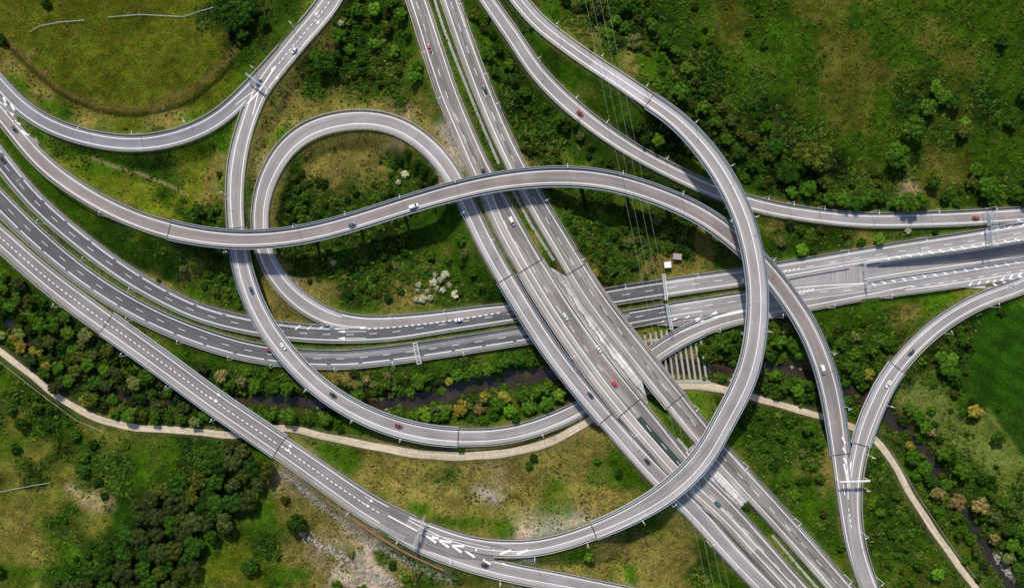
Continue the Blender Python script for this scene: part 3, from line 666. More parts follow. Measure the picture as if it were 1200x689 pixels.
                    for i in range(a, b, 3):
                        q = r.off(i, sgn, sgn*(c0+.2)); mb.box((q[0], q[1], r.p[i, 2]+.32), (.12, .12, .9))
                    if mb.f: tag(fin(mb.build('rail_posts', M['galv']), gr), kind='stuff')
        if isb:
            pu, pv = project(*r.p[mid])
            # deck and edge ledges
            mb = MB(); r.sweep(mb, i0, i1, [(1, 1.35, dz-.02), (1, 1.35, -.45), (.55, 0, -1.5), (-.55, 0, -1.5), (-1, -1.35, -.45), (-1, -1.35, dz-.02)])
            fin(mb.build('deck', M['conc']), root)
            for e in (i0, i1):
                if key == 'C' and e > r.at(600, 508): continue
                mb = MB(); a = max(0, e-0); p = r.p[a]; t = r.t[a]; nn = r.n[a]; w = r.hw[a]+.05
                q = [(p[0]+nn[0]*w*sx+t[0]*l, p[1]+nn[1]*w*sx+t[1]*l, p[2]+dz+.018) for sx, l in ((1, -.32), (1, .32), (-1, .32), (-1, -.32))]
                mb.add(q, [(0, 1, 2, 3)]); fin(mb.build('expansion_joint', M['joint']), root)
            L = r.s[i1]-r.s[i0]; m = max(1, int(L/27)); 
            for q in range(1, m+1):
                s_ = r.s[i0]+L*q/(m+1)
                for ds in (0, 3, -3, 6, -6, 9, -9, 12, -12):
                    i = int(np.searchsorted(r.s, s_+ds)); i = min(i, i1-2); x, y, z = r.p[i]
                    if not near_other(x, y, key, z): break
                else: continue
                gz = tz(x, y); 
                if z-1.5-gz < 1.2: continue
                mb = MB(); ang = math.atan2(r.n[i][1], r.n[i][0]); Rm = __import__('mathutils').Matrix.Rotation(ang, 3, 'Z')
                mb.box((x, y, (gz-1+z-2.0)/2), (3.0, 1.5, z-2.0-gz+1), Rm)
                mb.box((x, y, z-1.78), (r.hw[i]*1.2, 1.9, .6), Rm)
                fin(mb.build('pier', M['concd']), root)
            LAB = {'A': 'long pale S-curved viaduct crossing over the diagonal motorway and all lower ramps', 'B': 'topmost looping viaduct arcing down the right of centre above everything else',
                   'E': 'two-lane viaduct with dotted centre line over the tree-lined river at lower left', 'L': 'narrow single-lane bridge beside the left edge of the wide motorway bridge',
                   'DL': 'wide worn bridge of the left diagonal carriageway over the sweeping motorway', 'DR': 'worn bridge of the right diagonal carriageway over the sweeping motorway',
                   'Hh': 'short curved bridge of the right-hand ramp over the river'}
            lab = LAB.get(key) or ('curved viaduct from under the long flyover over the sweeping motorway and river' if i1-i0 > 90 else 'short ramp bridge laid over the row of concrete beams')
            tag(root, lab, 'bridge', 'road bridges of the interchange')

# wider pavements, patches, gores ------------------------------------------------
def poly(name, pts, z, mat, parent=None, kind='structure'):
    mb = MB(); v = [P(u, w, zlook(u, w, z)-.07) for u, w in pts]; mb.add(v, [tuple(range(len(v)))[::-1]]); 
    nrm = (Vector(v[1])-Vector(v[0])).cross(Vector(v[2])-Vector(v[1]))
    o = mb.build(name, M[mat], parent)
    if kind and parent is None: o['kind'] = kind
    return o
def roadobj(key, i=0):
    return None
def patch(key, a, b, A, B, mat, name='asphalt_patch', dz=None):
    r = r_[key]; i0, i1 = sorted((r.at(*a), r.at(*b))); mb = MB(); r.ribbon(mb, i0, i1, A, B, (INFO[key][4] if dz is None else dz)+.006)
    o = mb.build(name, M[mat]); o['kind'] = 'structure'; return o
patch('N', (779, 338), (1250, 264), (1, 0), (-1, 0), 'artR', 'light_asphalt')
patch('S', (787, 365), (1250, 304), (1, 0), (-1, 0), 'artR', 'light_asphalt')
patch('N', (-42, 128), (600, 367), (1, 0), (1, -1.6), 'bluer', 'hard_shoulder', .018)
patch('N', (-42, 128), (600, 367), (-1, 1.0), (-1, 0), 'bluer', 'hard_shoulder', .018)
patch('S', (-48, 188), (740, 373), (-1, 2.0), (-1, 0), 'bluer', 'hard_shoulder', .024)
patch('S', (340, 419), (740, 373), (1, 0), (0, .8), 'bluer', 'asphalt_patch', .022)
patch('E', (-50, 236), (480, 621), (-1, 2.8), (-1, 0), 'deck', 'hard_shoulder', .034)
patch('E2', (450, 613), (760, 702), (-1, 2.7), (-1, 0), 'pale', 'hard_shoulder')
patch('B', (694, 75), (756, 115), (1, -.2), (-1, .2), 'pale')
patch('B', (756, 115), (600, 643), (1, -.1), (1, -2.7), 'pale', 'hard_shoulder')
patch('C', (276, 230), (700, 466), (-1, 2.0), (-1, .1), 'pale', 'hard_shoulder')
patch('L', (392, 374), (544, 232), (-1, 2.5), (-1, .1), 'pale', 'hard_shoulder')
patch('L', (544, 232), (870, 660), (-1, 2.4), (-1, .1), 'pale', 'hard_shoulder')
patch('DL', (574, 222), (889, 642), (-1, 6.0), (-1, .2), 'shoulder', 'hard_shoulder')
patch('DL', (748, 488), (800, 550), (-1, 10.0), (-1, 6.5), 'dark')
patch('DR', (-1, -1), (1018, 726), (-1, 2.1), (-1, 0), 'shoulder', 'hard_shoulder')
patch('Hh', (1252, 306), (1013, 506), (-1, 2.3), (-1, .1), 'pale', 'hard_shoulder')

for key_, rng_ in (('DR', ((540, 38), (810, 495))), ('DR', ((850, 540), (1010, 715))), ('DL', ((500, 40), (560, 190)))):
    q = r_[key_]; a_, b_ = q.at(*rng_[0]), q.at(*rng_[1]); s_ = q.s[a_]; rr_ = random.Random(5)
    while s_ < q.s[b_]:
        L_ = rr_.uniform(9, 26); one = MB(); j_ = int(np.searchsorted(q.s, s_)); dashes(one, q, j_, j_+int(L_/1.5)+3, 0, rr_.uniform(-.3, .3), L_, 999, rr_.uniform(.35, .7), INFO[key_][4]+.009, s_)
        if one.f: o = one.build('tar_seam', M['seam']); o['kind'] = 'structure'
        s_ += L_+rr_.uniform(2, 9)
# white gore paint ----------------------------------------------------------------
GORE = empty('gore_marking', (0, 0, 0)); GORE['kind'] = 'structure'
def zlook(u, v, hint, tol=2.2):
    best = (6.0, hint, 0)
    for k_, q in r_.items():
        if q.flat or k_ not in INFO: continue
        m_ = np.abs(q.p[:, 2]-hint) < tol
        if not m_.any(): continue
        d = np.where(m_, np.hypot(q.uv[:, 0]-u, q.uv[:, 1]-v)*PX-q.hw, 99); j_ = int(np.argmin(d))
        zz = float(q.p[j_, 2])+INFO[k_][4]
        if d[j_] < 0 and best[2] and zz < best[1]: continue
        if d[j_] < 0: best = (min(d[j_], best[0]), zz, 1)
        elif not best[2] and d[j_] < best[0]: best = (d[j_], zz, 0)
    return best[1]
NB = [0]
def bar(p0, p1, w, z):         # painted bar between two photograph points
    NB[0] += 1; e = .05+.003*(NB[0] % 3)
    a = Vector(P(*p0, zlook(*p0, z)+e)); b = Vector(P(*p1, zlook(*p1, z)+e)); w *= .85; d = (b-a).normalized(); n = Vector((-d.y, d.x, 0))*w/2
    mb = MB(); mb.add([tuple(a+n), tuple(a-n), tuple(b-n), tuple(b+n)], [(0, 1, 2, 3)]); mb.build('painted_bar', M['paint'], GORE)
def tri(pts):
    mb = MB(); mb.add(pts, [(0, 2, 1)]); mb.build('painted_arrowhead', M['paint'], GORE)
def chev(tip, dirv, ang, ln, w, z):
    a0 = math.atan2(dirv[1], dirv[0])
    for s in (1, -1): bar(tip, (tip[0]+ln*math.cos(a0+s*ang), tip[1]+ln*math.sin(a0+s*ang)), w, z)
def zat(key, u, v): r = r_[key]; return float(r.p[r.at(u, v), 2])
# hatching between N and the sunken carriageway, and S and the sunken carriageway
for i in range(14):
    t = i/13; u = 1037+t*165; v = 303.2-t*23.6
    bar((u, v-1.5), (u+6.5, v+1.6), .8, 1.09)
for i in range(16):
    t = i/15; u = 1022+t*180; v = 331.2-t*27.2
    bar((u-2.5, v-.3), (u+4.5, v+3.2), .8, 1.09)
bar((905, 313.8), (1015, 298), .3, 1.09) if False else None
bar((1017, 305.3), (1200, 277.2), .28, 1.088); bar((1017, 336), (1200, 307), .28, 1.088)
bar((912, 319.8), (1040, 300), .3, 1.09)
# F joins N at the right edge
for u, v in ((1150, 273), (1165, 270), (1180, 267), (1196, 264.5)): bar((u, v+1.8), (u+7.5, v-4.5), .9, 1.22)
bar((1192, 257), (1202, 262), 1.1, 1.25)
# H leaves S
for k, u in enumerate((1135, 1145, 1155)): bar((u, 336.3-k*1.4), (u+4, 331-k*1.4), .9, 1.15)
for k, (u, v) in enumerate(((1163, 331.5), (1173, 328.5), (1183, 326), (1193, 323.5), (1203, 321.5))):
    bar((u, v), (u+4, v-3.5), 1.0, 1.45); bar((u, v), (u+5, v+3.5-k*.7), 1.0, 1.45)
# C joins S by the beams
for u, v in ((771, 380.5), (786, 377), (801, 374.5)): bar((u, v), (u+7, v-4.3), .9, 1.12)
bar((762, 380), (880, 360.5), .3, 1.10) if False else None
for u, v in ((815, 375), (832, 370.5)): bar((u, v), (u+8, v-5), 1.4, 1.75); bar((u, v), (u+10, v+.8), 1.6, 1.75)
bar((793, 391), (850, 369), .35, 1.80); bar((840, 371), (895, 359), 1.7, 1.5); bar((772, 380.5), (850, 367), .28, 1.5)
bar((868, 357), (900, 352.5), .28, 1.1)
# L joins N
for u in (346, 360, 374): bar((u, 386-(u-346)*.02), (u+6.5, 380.5), .8, 1.1)
bar((380, 376.5), (393, 385), .7, 1.35); bar((393, 385), (428, 384.5), .9, 1.22)
for yy in (388.7, 396.5):
    bar((400, yy), (429, yy-.6), .3, 1.09)
    a = [P(395, yy, 1.09), P(404, yy-1.6, 1.09), P(404, yy+1.2, 1.09)]; tri(a)
# A and H merge
bar((992, 507), (994.5, 560), .3, 7.65) if False else None
for k in range(4): bar((986.5+k*1.0, 512+k*12), (991+k*.7, 519+k*12), .9, 8.3-k*.28)
bar((989, 543), (993.5, 565), .9, 7.45); bar((997.5, 541), (993.5, 565), .9, 7.45); bar((993.5, 565), (994, 585), .5, 7.2)
bar((988, 567), (990, 580), .55, 7.25)
# E splits into B and E2
bar((455, 604), (489, 622), .75, 6.45)
for k, (u, v) in enumerate(((500, 627.5), (515, 633), (530, 639), (545, 644.5))):
    bar((u, v), (u+14, v+3.2-k*1.2), 1.5, 6.5); bar((u, v), (u+11, v+8), 1.5, 6.5)
bar((498, 624), (575, 641.5), .3, 6.95); bar((492, 624), (573, 659), .3, 6.35)
for u in (566, 586, 606): bar((u, 649), (u+13, 644), 1.3, 8.3 if u > 590 else 7.9)
bar((566, 655), (575, 661), 1.2, 6.3); bar((588, 659), (594, 662), .9, 6.3)
# arrows on E and C
def arrow(u, v, du, dv, z, ln=9, w=.3):
    d = math.hypot(du, dv); du /= d; dv /= d
    bar((u, v), (u+du*ln, v+dv*ln), w, z)
    t = (u+du*(ln+3.5), v+dv*(ln+3.5)); b = (u+du*(ln-.5), v+dv*(ln-.5)); n = (-dv*1.9, du*1.9)
    z2 = zlook(*t, z)+.022; tri([P(*t, z2), P(b[0]+n[0], b[1]+n[1], z2), P(b[0]-n[0], b[1]-n[1], z2)])
for p in ((248, 457), (245, 464), (332, 517), (330, 522), (427, 581), (423, 587)): arrow(*p, 1, .68, zat('E', p[0], p[1])+.07)
for p in ((323, 77), (328, 87), (374, 12), (376, 22)): arrow(*p, -.68, .85, 5.3, 5)
# A and G split at the left edge
for k, (u, v) in enumerate(((7, 130), (15, 141), (25, 153.5))): bar((u, v), (u+9, v+5.5), 1.3, 6.3+k*.5)
bar((12.5, 122), (17, 130), 1.2, 6.1); bar((4, 114), (7.5, 124), 1.2, 6.1)
bar((-4, 108), (47, 172), .3, 7.0) if False else None
bar((0, 120), (7, 124), 1.1, 6.2)
# C and G gore
bar((323, 78), (303, 108), .9, 5.4); bar((303, 108), (290, 122), .9, 5.45); bar((303, 108), (296, 135), .6, 5.6); bar((296, 108), (276, 123), .45, 5.4)
# dotted pieces near the sunken carriageway's head
for k in range(5): bar((914+k*5, 318.2-k*.75), (917+k*5, 317.7-k*.75), .7, 1.09)
for k in range(4): bar((935+k*5, 343.6-k*.9), (939+k*5, 341-k*.9), .7, 1.09)
bar((938, 343), (1020, 331.5), .3, 1.09); bar((940, 352), (1020, 340.5), .28, 1.09)
# pavement wedges under the gores
poly('gore_pavement', [(-8, 104), (8, 122), (24, 137), (36, 151), (46, 168), (44, 176), (28, 158), (10, 138), (-10, 118)], 6.4, 'warm')
poly('gore_pavement', [(318, 82), (304, 92), (283, 115), (275, 124), (285, 124), (291, 140), (300, 125)], 5.31, 'pale')
poly('gore_pavement', [(985, 505), (996, 545), (1004, 520), (1001, 545), (995, 575), (990, 560)], 7.2, 'pale')
poly('gore_pavement', [(1120, 337), (1200, 322), (1215, 330), (1165, 344), (1158, 338)], 0.97, 'artR')
poly('gore_pavement', [(1140, 272), (1215, 252), (1215, 268), (1145, 278)], 0.99, 'artR')
poly('gore_pavement', [(755, 380), (860, 362), (880, 370), (800, 396), (792, 391), (800, 383)], 0.96, 'warm')
poly('gore_pavement', [(330, 383), (372, 379), (400, 384), (425, 386), (330, 389)], 0.98, 'bluer')
poly('gore_pavement', [(905, 320), (1000, 305), (1013, 310), (1013, 332), (905, 347)], 0.985, 'artR')
poly('gore_pavement', [(495, 622), (560, 636), (615, 645), (612, 650), (575, 656), (520, 648)], 6.15, 'warm')

# walls of the sunken carriageway
r = r_['Mid']
for sgn, other in ((1, 'upper'), (-1, 'lower')):
    i0 = r.at(1012, 320); i1 = len(r.p)-1; mb = MB(); v = []; 
    for i in range(i0, i1+1):
        for c, z in ((0.0, r.p[i, 2]-.4), (.45, r.p[i, 2]-.4), (.45, 1.75), (0.0, 1.75)):
            a = r.off(i, sgn, sgn*c); v.append((a[0], a[1], z))
    f = [(4*q+j, 4*q+(j+1) % 4, 4*q+4+(j+1) % 4, 4*q+4+j) for q in range(i1-i0) for j in range(4)]+[(0, 1, 2, 3)]
    mb.add(v, f); o = mb.build('retaining_wall', M['concd']); tag(o, f'concrete retaining wall on the {other} side of the sunken carriageway at the right', 'wall', 'walls of the sunken carriageway')

# raised median slab on the diagonal bridge and the drains in the medians
def between(name, a, b, dz):
    A_ = r_['DL']; B_ = r_['DR']; i0, i1 = A_.at(*a), A_.at(*b); v = []; uv = []; n = i1-i0; low = []
    for i in range(i0, i1+1):
        p = A_.off(i, 1, .12); j = int(np.argmin((B_.p[:, 0]-A_.p[i, 0])**2+(B_.p[:, 1]-A_.p[i, 1])**2)); q = B_.off(j, -1, -.12); zz = (A_.p[i, 2]+B_.p[j, 2])/2+dz
        f0 = (i-i0)/max(1, n); t = min(1, f0*7+.2, (1-f0)*5.0+.2)
        q = p+(q-p)*(t if name == 'm' else 1)
        v += [(p[0], p[1], zz), (q[0], q[1], zz)]; uv += [(50, A_.s[i]), (50+math.hypot(*(q-p)), A_.s[i])]
    k = len(v); v += [(x, y, z-.9) for x, y, z in v]; uv += uv
    f = [(2*i, 2*i+2, 2*i+3, 2*i+1) for i in range(n)]+[(k+2*i+2, k+2*i+3, k+2*i+1, k+2*i) for i in range(n)]
    f += [(2*i, 2*i+2, k+2*i+2, k+2*i) for i in range(n)]+[(2*i+1, k+2*i+1, k+2*i+3, 2*i+3) for i in range(n)]+[(0, k, k+1, 1), (2*n, 2*n+1, k+2*n+1, k+2*n)]
    mb = MB(); mb.add(v, f, uv); o = mb.build('median_slab', M['slab']); o['kind'] = 'structure'
between('m', (630, 322), (742, 486), .09); between('n', (790, 541), (856, 606), .03)
def drain(name, pts, mat='concd', lab=None):
    r = Road(name, [(u, v, w, 0) for u, v, w in pts]); mb = MB(); vv = []; uv = []
    for i in range(len(r.p)):
        for s in (1, -1):
            a = r.off(i, s, 0); vv.append((a[0], a[1], 0)); uv.append((a[0], a[1]))
    # lay on the terrain
    vv = [(x, y, tz(x, y)+.14) for x, y, z in vv]
    mb.add(vv, [(2*j, 2*j+1, 2*j+3, 2*j+2) for j in range(len(r.p)-1)]); o = mb.build('concrete_drain', M[mat]); o['kind'] = 'structure'
    del ROADS[name]
drain('d1', [(507,-8,3),(517,27,3),(532,67,3),(550,112,3),(573,168,3),(585,195,3)]); drain('d2', [(599,222,3),(620,262,3),(648,306,3)])
drain('d3', [(790,510,3),(820,545,3)]); drain('d4', [(900,622,3),(925,652,3),(960,692,3)])

# concrete beams over the river
root = empty('beam_canopy', P(800, 420, 0)); tag(root, 'row of parallel pale concrete beams spanning the river below the merging ramp', 'beams')
def bm(u0, v0, u1, v1, z=0.1, w=1.15, hgt=1.0, nm='beam'):
    a = Vector(P(u0, v0, z)); b = Vector(P(u1, v1, z)); d = b-a; mb = MB()
    mb.box(((a+b)/2-root.location), (w, d.length, hgt), __import__('mathutils').Matrix.Rotation(math.atan2(d.y, d.x)-math.pi/2, 3, 'Z'))
    mb.build(nm, M['beam'], root)
for k in range(12):
    u1 = 828-k*6.5; v1 = 446-k*.3; u0 = u1-.155*(52-k*0.5)-.5; v0 = v1-53+max(0, k-7)*2.0
    bm(u0, v0-4, u1, v1)
bm(752, 446, 832, 447.5, .0, 1.6, 1.3, 'abutment'); bm(742, 403, 822, 388, -.4, 1.6, 1.3, 'abutment')

# ------------------------------------------------------------------ vehicles
def car_paint(c): 
    n = 'paint_%d_%d_%d' % tuple(int(x*100) for x in c)
    if n in bpy.data.materials: return bpy.data.materials[n]
    m = plain(n, c, 0.28, 0.6, var=0.04); m.node_tree.nodes['Principled BSDF'].inputs['Coat Weight'].default_value = .5; return m
def loft(mb, secs, ny):
    """secs: list of (x, [(y,z)...]) rings"""
    v = []; 
    for x, ring in secs: v += [(x, y, z) for y, z in ring]
    m = len(secs[0][1]); f = [(q*m+j, q*m+(j+1) % m, (q+1)*m+(j+1) % m, (q+1)*m+j) for q in range(len(secs)-1) for j in range(m)]
    f += [tuple(range(m))[::-1], tuple((len(secs)-1)*m+j for j in range(m))]; mb.add(v, f)
def make_car(name, label, cat, u, v, key, col, kind='car', flip=False, group='cars driving on the interchange'):
    r = r_[key]; i = r.at(u, v); z = float(r.p[i, 2])+INFO[key][4]+.012; x, y, _ = P(u, v, z)
    a = math.atan2(r.t[i][1], r.t[i][0])+(math.pi if flip else 0)
    t = empty(name, (x, y, z), a); tag(t, label, cat, group); m = car_paint(col)
    L, Wd, Ht = (4.5, 1.85, 1.45) if kind == 'car' else (5.4, 2.05, 2.3) if kind == 'van' else (4.1, 1.78, 1.5)
    w = Wd/2
    def ring(hw_, z0, z1, b=.12): return [(-hw_, z0), (hw_, z0), (hw_+.0, z0+.3), (hw_-.02, z1-b), (hw_-b*1.4, z1), (-hw_+b*1.4, z1), (-hw_+.02, z1-b), (-hw_, z0+.3)]
    mb = MB()
    if kind == 'van': S_ = [(-L/2, w*.94, .95), (-L/2+.15, w, 1.05), (L/2-1.3, w, 1.08), (L/2-.25, w*.95, .92), (L/2, w*.78, .7)]
    else: S_ = [(-L/2, w*.80, .78), (-L/2+.22, w*.93, .90), (-L/2+.9, w, .96), (0, w, .97), (L/2-1.35, w, .94), (L/2-.5, w*.95, .84), (L/2-.12, w*.86, .74), (L/2, w*.70, .62)]
    loft(mb, [(xx, ring(ww, .28, zz)) for xx, ww, zz in S_], 0); body = mb.build('body', m, t, True)
    # greenhouse (glass) then roof panel proud of it
    if kind == 'van': gx = [(-L/2+.08, .90, 1.0), (-L/2+.2, .88, Ht-.08), (L/2-1.9, .86, Ht-.08), (L/2-1.0, .90, 1.0)]
    elif kind == 'hatch': gx = [(-L/2+.2, .84, .9), (-L/2+.62, .74, Ht-.04), (L/2-1.95, .74, Ht-.04), (L/2-1.12, .86, .9)]
    else: gx = [(-L/2+.55, .84, .9), (-L/2+1.25, .74, Ht-.04), (L/2-2.05, .74, Ht-.04), (L/2-1.22, .86, .9)]
    (xa, wa, za), (xb, wb, zb), (xc, wc, zc), (xd, wd, zd) = gx
    mb = MB()
    mb.add([(xa, -w*wa, za), (xd, -w*wd, zd), (xd, w*wd, zd), (xa, w*wa, za), (xb, -w*wb, zb), (xc, -w*wc, zc), (xc, w*wc, zc), (xb, w*wb, zb)],
           [(0, 3, 2, 1), (4, 5, 6, 7), (0, 1, 5, 4), (1, 2, 6, 5), (2, 3, 7, 6), (3, 0, 4, 7)])
    mb.build('windows', M['glass'], t)
    mb = MB(); mb.box(((xb+xc)/2, 0, zb+.02), (xc-xb+.08, w*wb*2+.02, .07), taper=.94); mb.build('roof', m, t)
    mw = MB()
    for sx in (L/2-.85, -L/2+.85):
        for sy in (-1, 1):
            mw = MB(); mw.tube((sx, sy*(w-.24), .32), (sx, sy*(w+.01), .32), .32, n=10); wh = mw.build('wheel', M['rubber'], t)
            mr = MB(); mr.tube((sx, sy*(w), .32), (sx, sy*(w+.02), .32), .19, n=8); mr.build('rim', M['galv'], wh)
    for sy in (-1, 1):
        mb = MB(); mb.box((L/2-.13, sy*w*.62, .66), (.24, .36, .14)); mb.build('headlight', M['lightw'], t)
        mb = MB(); mb.box((-L/2+.05, sy*w*.66, .78), (.12, .32, .16)); mb.build('tail_light', M['lightr'], t)
        mb = MB(); mb.box((L/2-1.6, sy*(w+.09), .98), (.14, .2, .12)); mb.build('wing_mirror', m, t)
    return t
WH = (.78, .78, .77); BK = (.03, .035, .04); RD = (.42, .03, .03); DG = (.03, .06, .065); DB = (.04, .09, .17); TL = (.05, .13, .15)
cars = [
('white hatchback on the ramp at the top left heading for the picture edge', 345, 60, 'C', WH, 'hatch', 0),
('dark blue car passing under the thin gantry at the top left split', 303, 97, 'C', DB, 'car', 0),
('pink-red car on the left diagonal carriageway near the top edge', 503.5, 57, 'DL', (.45, .10, .12), 'car', 0),
('dark slate car on the right diagonal carriageway near the top', 568, 105, 'DR', DG, 'car', 1),
('small red car on the single ramp below the heath', 679.5, 133, 'F', RD, 'hatch', 0),
('dark green car on the ramp beside the hatching at the left edge', 18, 152, 'A', DG, 'car', 0),
('black car on the sweeping motorway at the left picture edge', 3.5, 187, 'N', BK, 'car', 0),
('dark teal car on the long flyover left of the white van', 413, 263.5, 'A', TL, 'car', 0),
('white van on the long flyover inside the loop', 485, 242, 'A', WH, 'van', 0),
('dark blue car on the left ramp just below the flyover shadow', 295, 340, 'C', DB, 'car', 0),
('white car on the curved viaduct over the sweeping motorway', 332, 406, 'C', WH, 'car', 0),
('black car on the curved viaduct above the river', 390.5, 462.5, 'C', BK, 'car', 0),
('dark red car low on the curved viaduct past the river', 467, 498.5, 'C', (.20, .03, .04), 'car', 0),
('white car on the upper carriageway right of the loop junction', 537.5, 375, 'N', WH, 'car', 1),
('red car on the lower carriageway half hidden below the curved viaduct', 317, 410, 'S', RD, 'car', 0),
('dark car on the left diagonal carriageway just above the flyover', 566.5, 201, 'DL', BK, 'car', 0),
('white van on the left diagonal carriageway just below the flyover shadow', 600, 259.5, 'DL', WH, 'van', 0),
('white car on the wide diagonal bridge, upper of the two white ones', 662.5, 371, 'DL', WH, 'car', 0),
('white car on the wide diagonal bridge beside the pale median slab', 701.5, 409, 'DL', WH, 'car', 0),
('bright red car on the wide diagonal bridge', 720, 450, 'DL', (.62, .02, .02), 'car', 0),
('dark green car on the narrow bridge beside the wide one', 692, 462.5, 'L', DG, 'car', 0),
('black car on the narrow ramp near the bottom centre', 758.5, 540, 'L', BK, 'car', 0),
('teal car on the left diagonal carriageway below the looping viaduct', 841, 590, 'DL', TL, 'car', 0),
('white van on the right arm of the long flyover', 963.5, 432.5, 'A', WH, 'van', 0),
('dark grey car on the ramp curving in from the right edge', 1067, 413, 'Hh', (.06, .075, .09), 'car', 0),
('white car on the short curved bridge at the right', 1040.5, 450, 'Hh', WH, 'car', 0),
('orange-red car on the single ramp by the large gantry', 1143, 255, 'F', (.45, .09, .06), 'car', 0),
('black car on the ramp leaving at the bottom by the split', 568.5, 661.5, 'E2', BK, 'car', 0),
('white van on the upper carriageway about to pass under the looping viaduct', 874.5, 328, 'N', WH, 'van', 1),
]
for lab, u, v, key, col, kind, fl in cars:
    make_car('parked_car' if False else ('van' if kind == 'van' else 'car'), lab, 'van' if kind == 'van' else 'car', u, v, key, col, kind, bool(fl))

# ------------------------------------------------------------------ street lamps
proto = {}
def lamp_mesh():
    mp = MB(); mp.tube((0, 0, -1.2), (0, 0, 9), .13, .08, 7); mp.box((0, 0, .15), (.4, .4, .3))
    ma = MB(); ma.tube((0, 0, 8.9), (1.5, 0, 9.25), .07, .055, 5)
    mh = MB(); mh.box((1.9, 0, 9.28), (.95, .42, .16), taper=.8)
    return mp.mesh('pole'), ma.mesh('arm'), mh.mesh('lamp_head')
LM = lamp_mesh()
for m_ in LM: m_.materials.append(M['lamp'])
heads = [(292,77),(213,139),(153,153),(92,150),(254,224),(261,295),(60,360),(146,376),(206,401),(268,420),(142,415),(195,451),(250,488),(329,376),(316,429),(392,433),(356,458),(411,494),(470,514),(462,429),(544,417),(457,368),(520,362),(410,600),(465,635),(526,662),(586,681),(626,657),(691,644),(757,614),(791,592),(837,639),(877,548),(937,614),(996,683),(1019,534),(1015,574),(1017,631),(1039,683),(977,417),(995,481),(902,390),(1040,475),(1114,389),(979,363),(917,372),(1169,355),(1047,352),(815,144),(760,97),(707,64),(654,25),(632,66),(677,112),(710,143),(665,194),(730,204),(782,186),(800,226),(857,261),(857,196),(886,256),(641,234),(684,303),(817,318),(731,331),(902,231),(930,237),(967,244),(1032,247),(1101,245),(1169,242),(907,305),(995,292),(1085,279),(1176,265),(344,265),(404,252),(468,233),(537,251),(532,213),(579,280),(543,5),(493,62),(572,84),(512,115),(586,119),(525,146),(337,26),(671,418),(819,480),(636,510),(746,509),(845,388),(45,255),(97,300),(152,336),(27,205),(109,262)]
def nearest_road(u, v, h):
    best = None
    for k, q in r_.items():
        if q.flat or k == 'Mid': continue
        # project the edge points at lamp height
        for s in (1, -1):
            e = q.p[:, :2]+q.n*(s*(q.hw+.9))[:, None]; z = q.p[:, 2]+h
            a = e-q.n*s*1.7
            kk = H/(H-z)/PX; uu = 600+a[:, 0]*kk; vv = 344.5-a[:, 1]*kk; d = (uu-u)**2+(vv-v)**2; j = int(np.argmin(d))
            if best is None or d[j] < best[0]: best = (d[j], k, j, s)
    return best
cnt = {}
for (u, v) in heads:
    d, k, j, s = nearest_road(u, v, 9.2); q = r_[k]; e = q.off(j, s, s*(1.3 if q.bridge[j] else .95)); z = float(q.p[j, 2])
    di = -q.n[j]*s; t = empty('street_lamp', (float(e[0]), float(e[1]), z), math.atan2(di[1], di[0]))
    sw = side_word(q, j, s); pu = project(*q.p[j]); 
    lab = f'grey lamp post on the {sw} edge of the {INFO[k][0]}'
    cnt.setdefault(lab, []).append((t, pu)); t['category'] = 'lamp'; t['group'] = 'street lamps along the roads'
    for nm, me_ in zip(('pole', 'arm', 'lamp_head'), LM):
        o = bpy.data.objects.new(nm, me_); C.objects.link(o); o.parent = t
_T = ['', 'twenty', 'thirty', 'forty']
ORD = ['first', 'second', 'third', 'fourth', 'fifth', 'sixth', 'seventh', 'eighth', 'ninth', 'tenth', 'eleventh', 'twelfth', 'thirteenth', 'fourteenth', 'fifteenth', 'sixteenth', 'seventeenth', 'eighteenth', 'nineteenth', 'twentieth']
ORD += [f'twenty-{w}' for w in ORD[:9]]+['thirtieth']+[f'thirty-{w}' for w in ORD[:9]]+['fortieth']+[f'forty-{w}' for w in ORD[:9]]
for lab, L_ in cnt.items():
    L_.sort(key=lambda a: a[1][0])
    for i, (t, pu) in enumerate(L_): t['label'] = lab if len(L_) == 1 else lab.replace('grey lamp post on the', '%s grey lamp post from the left on the' % ORD[i])

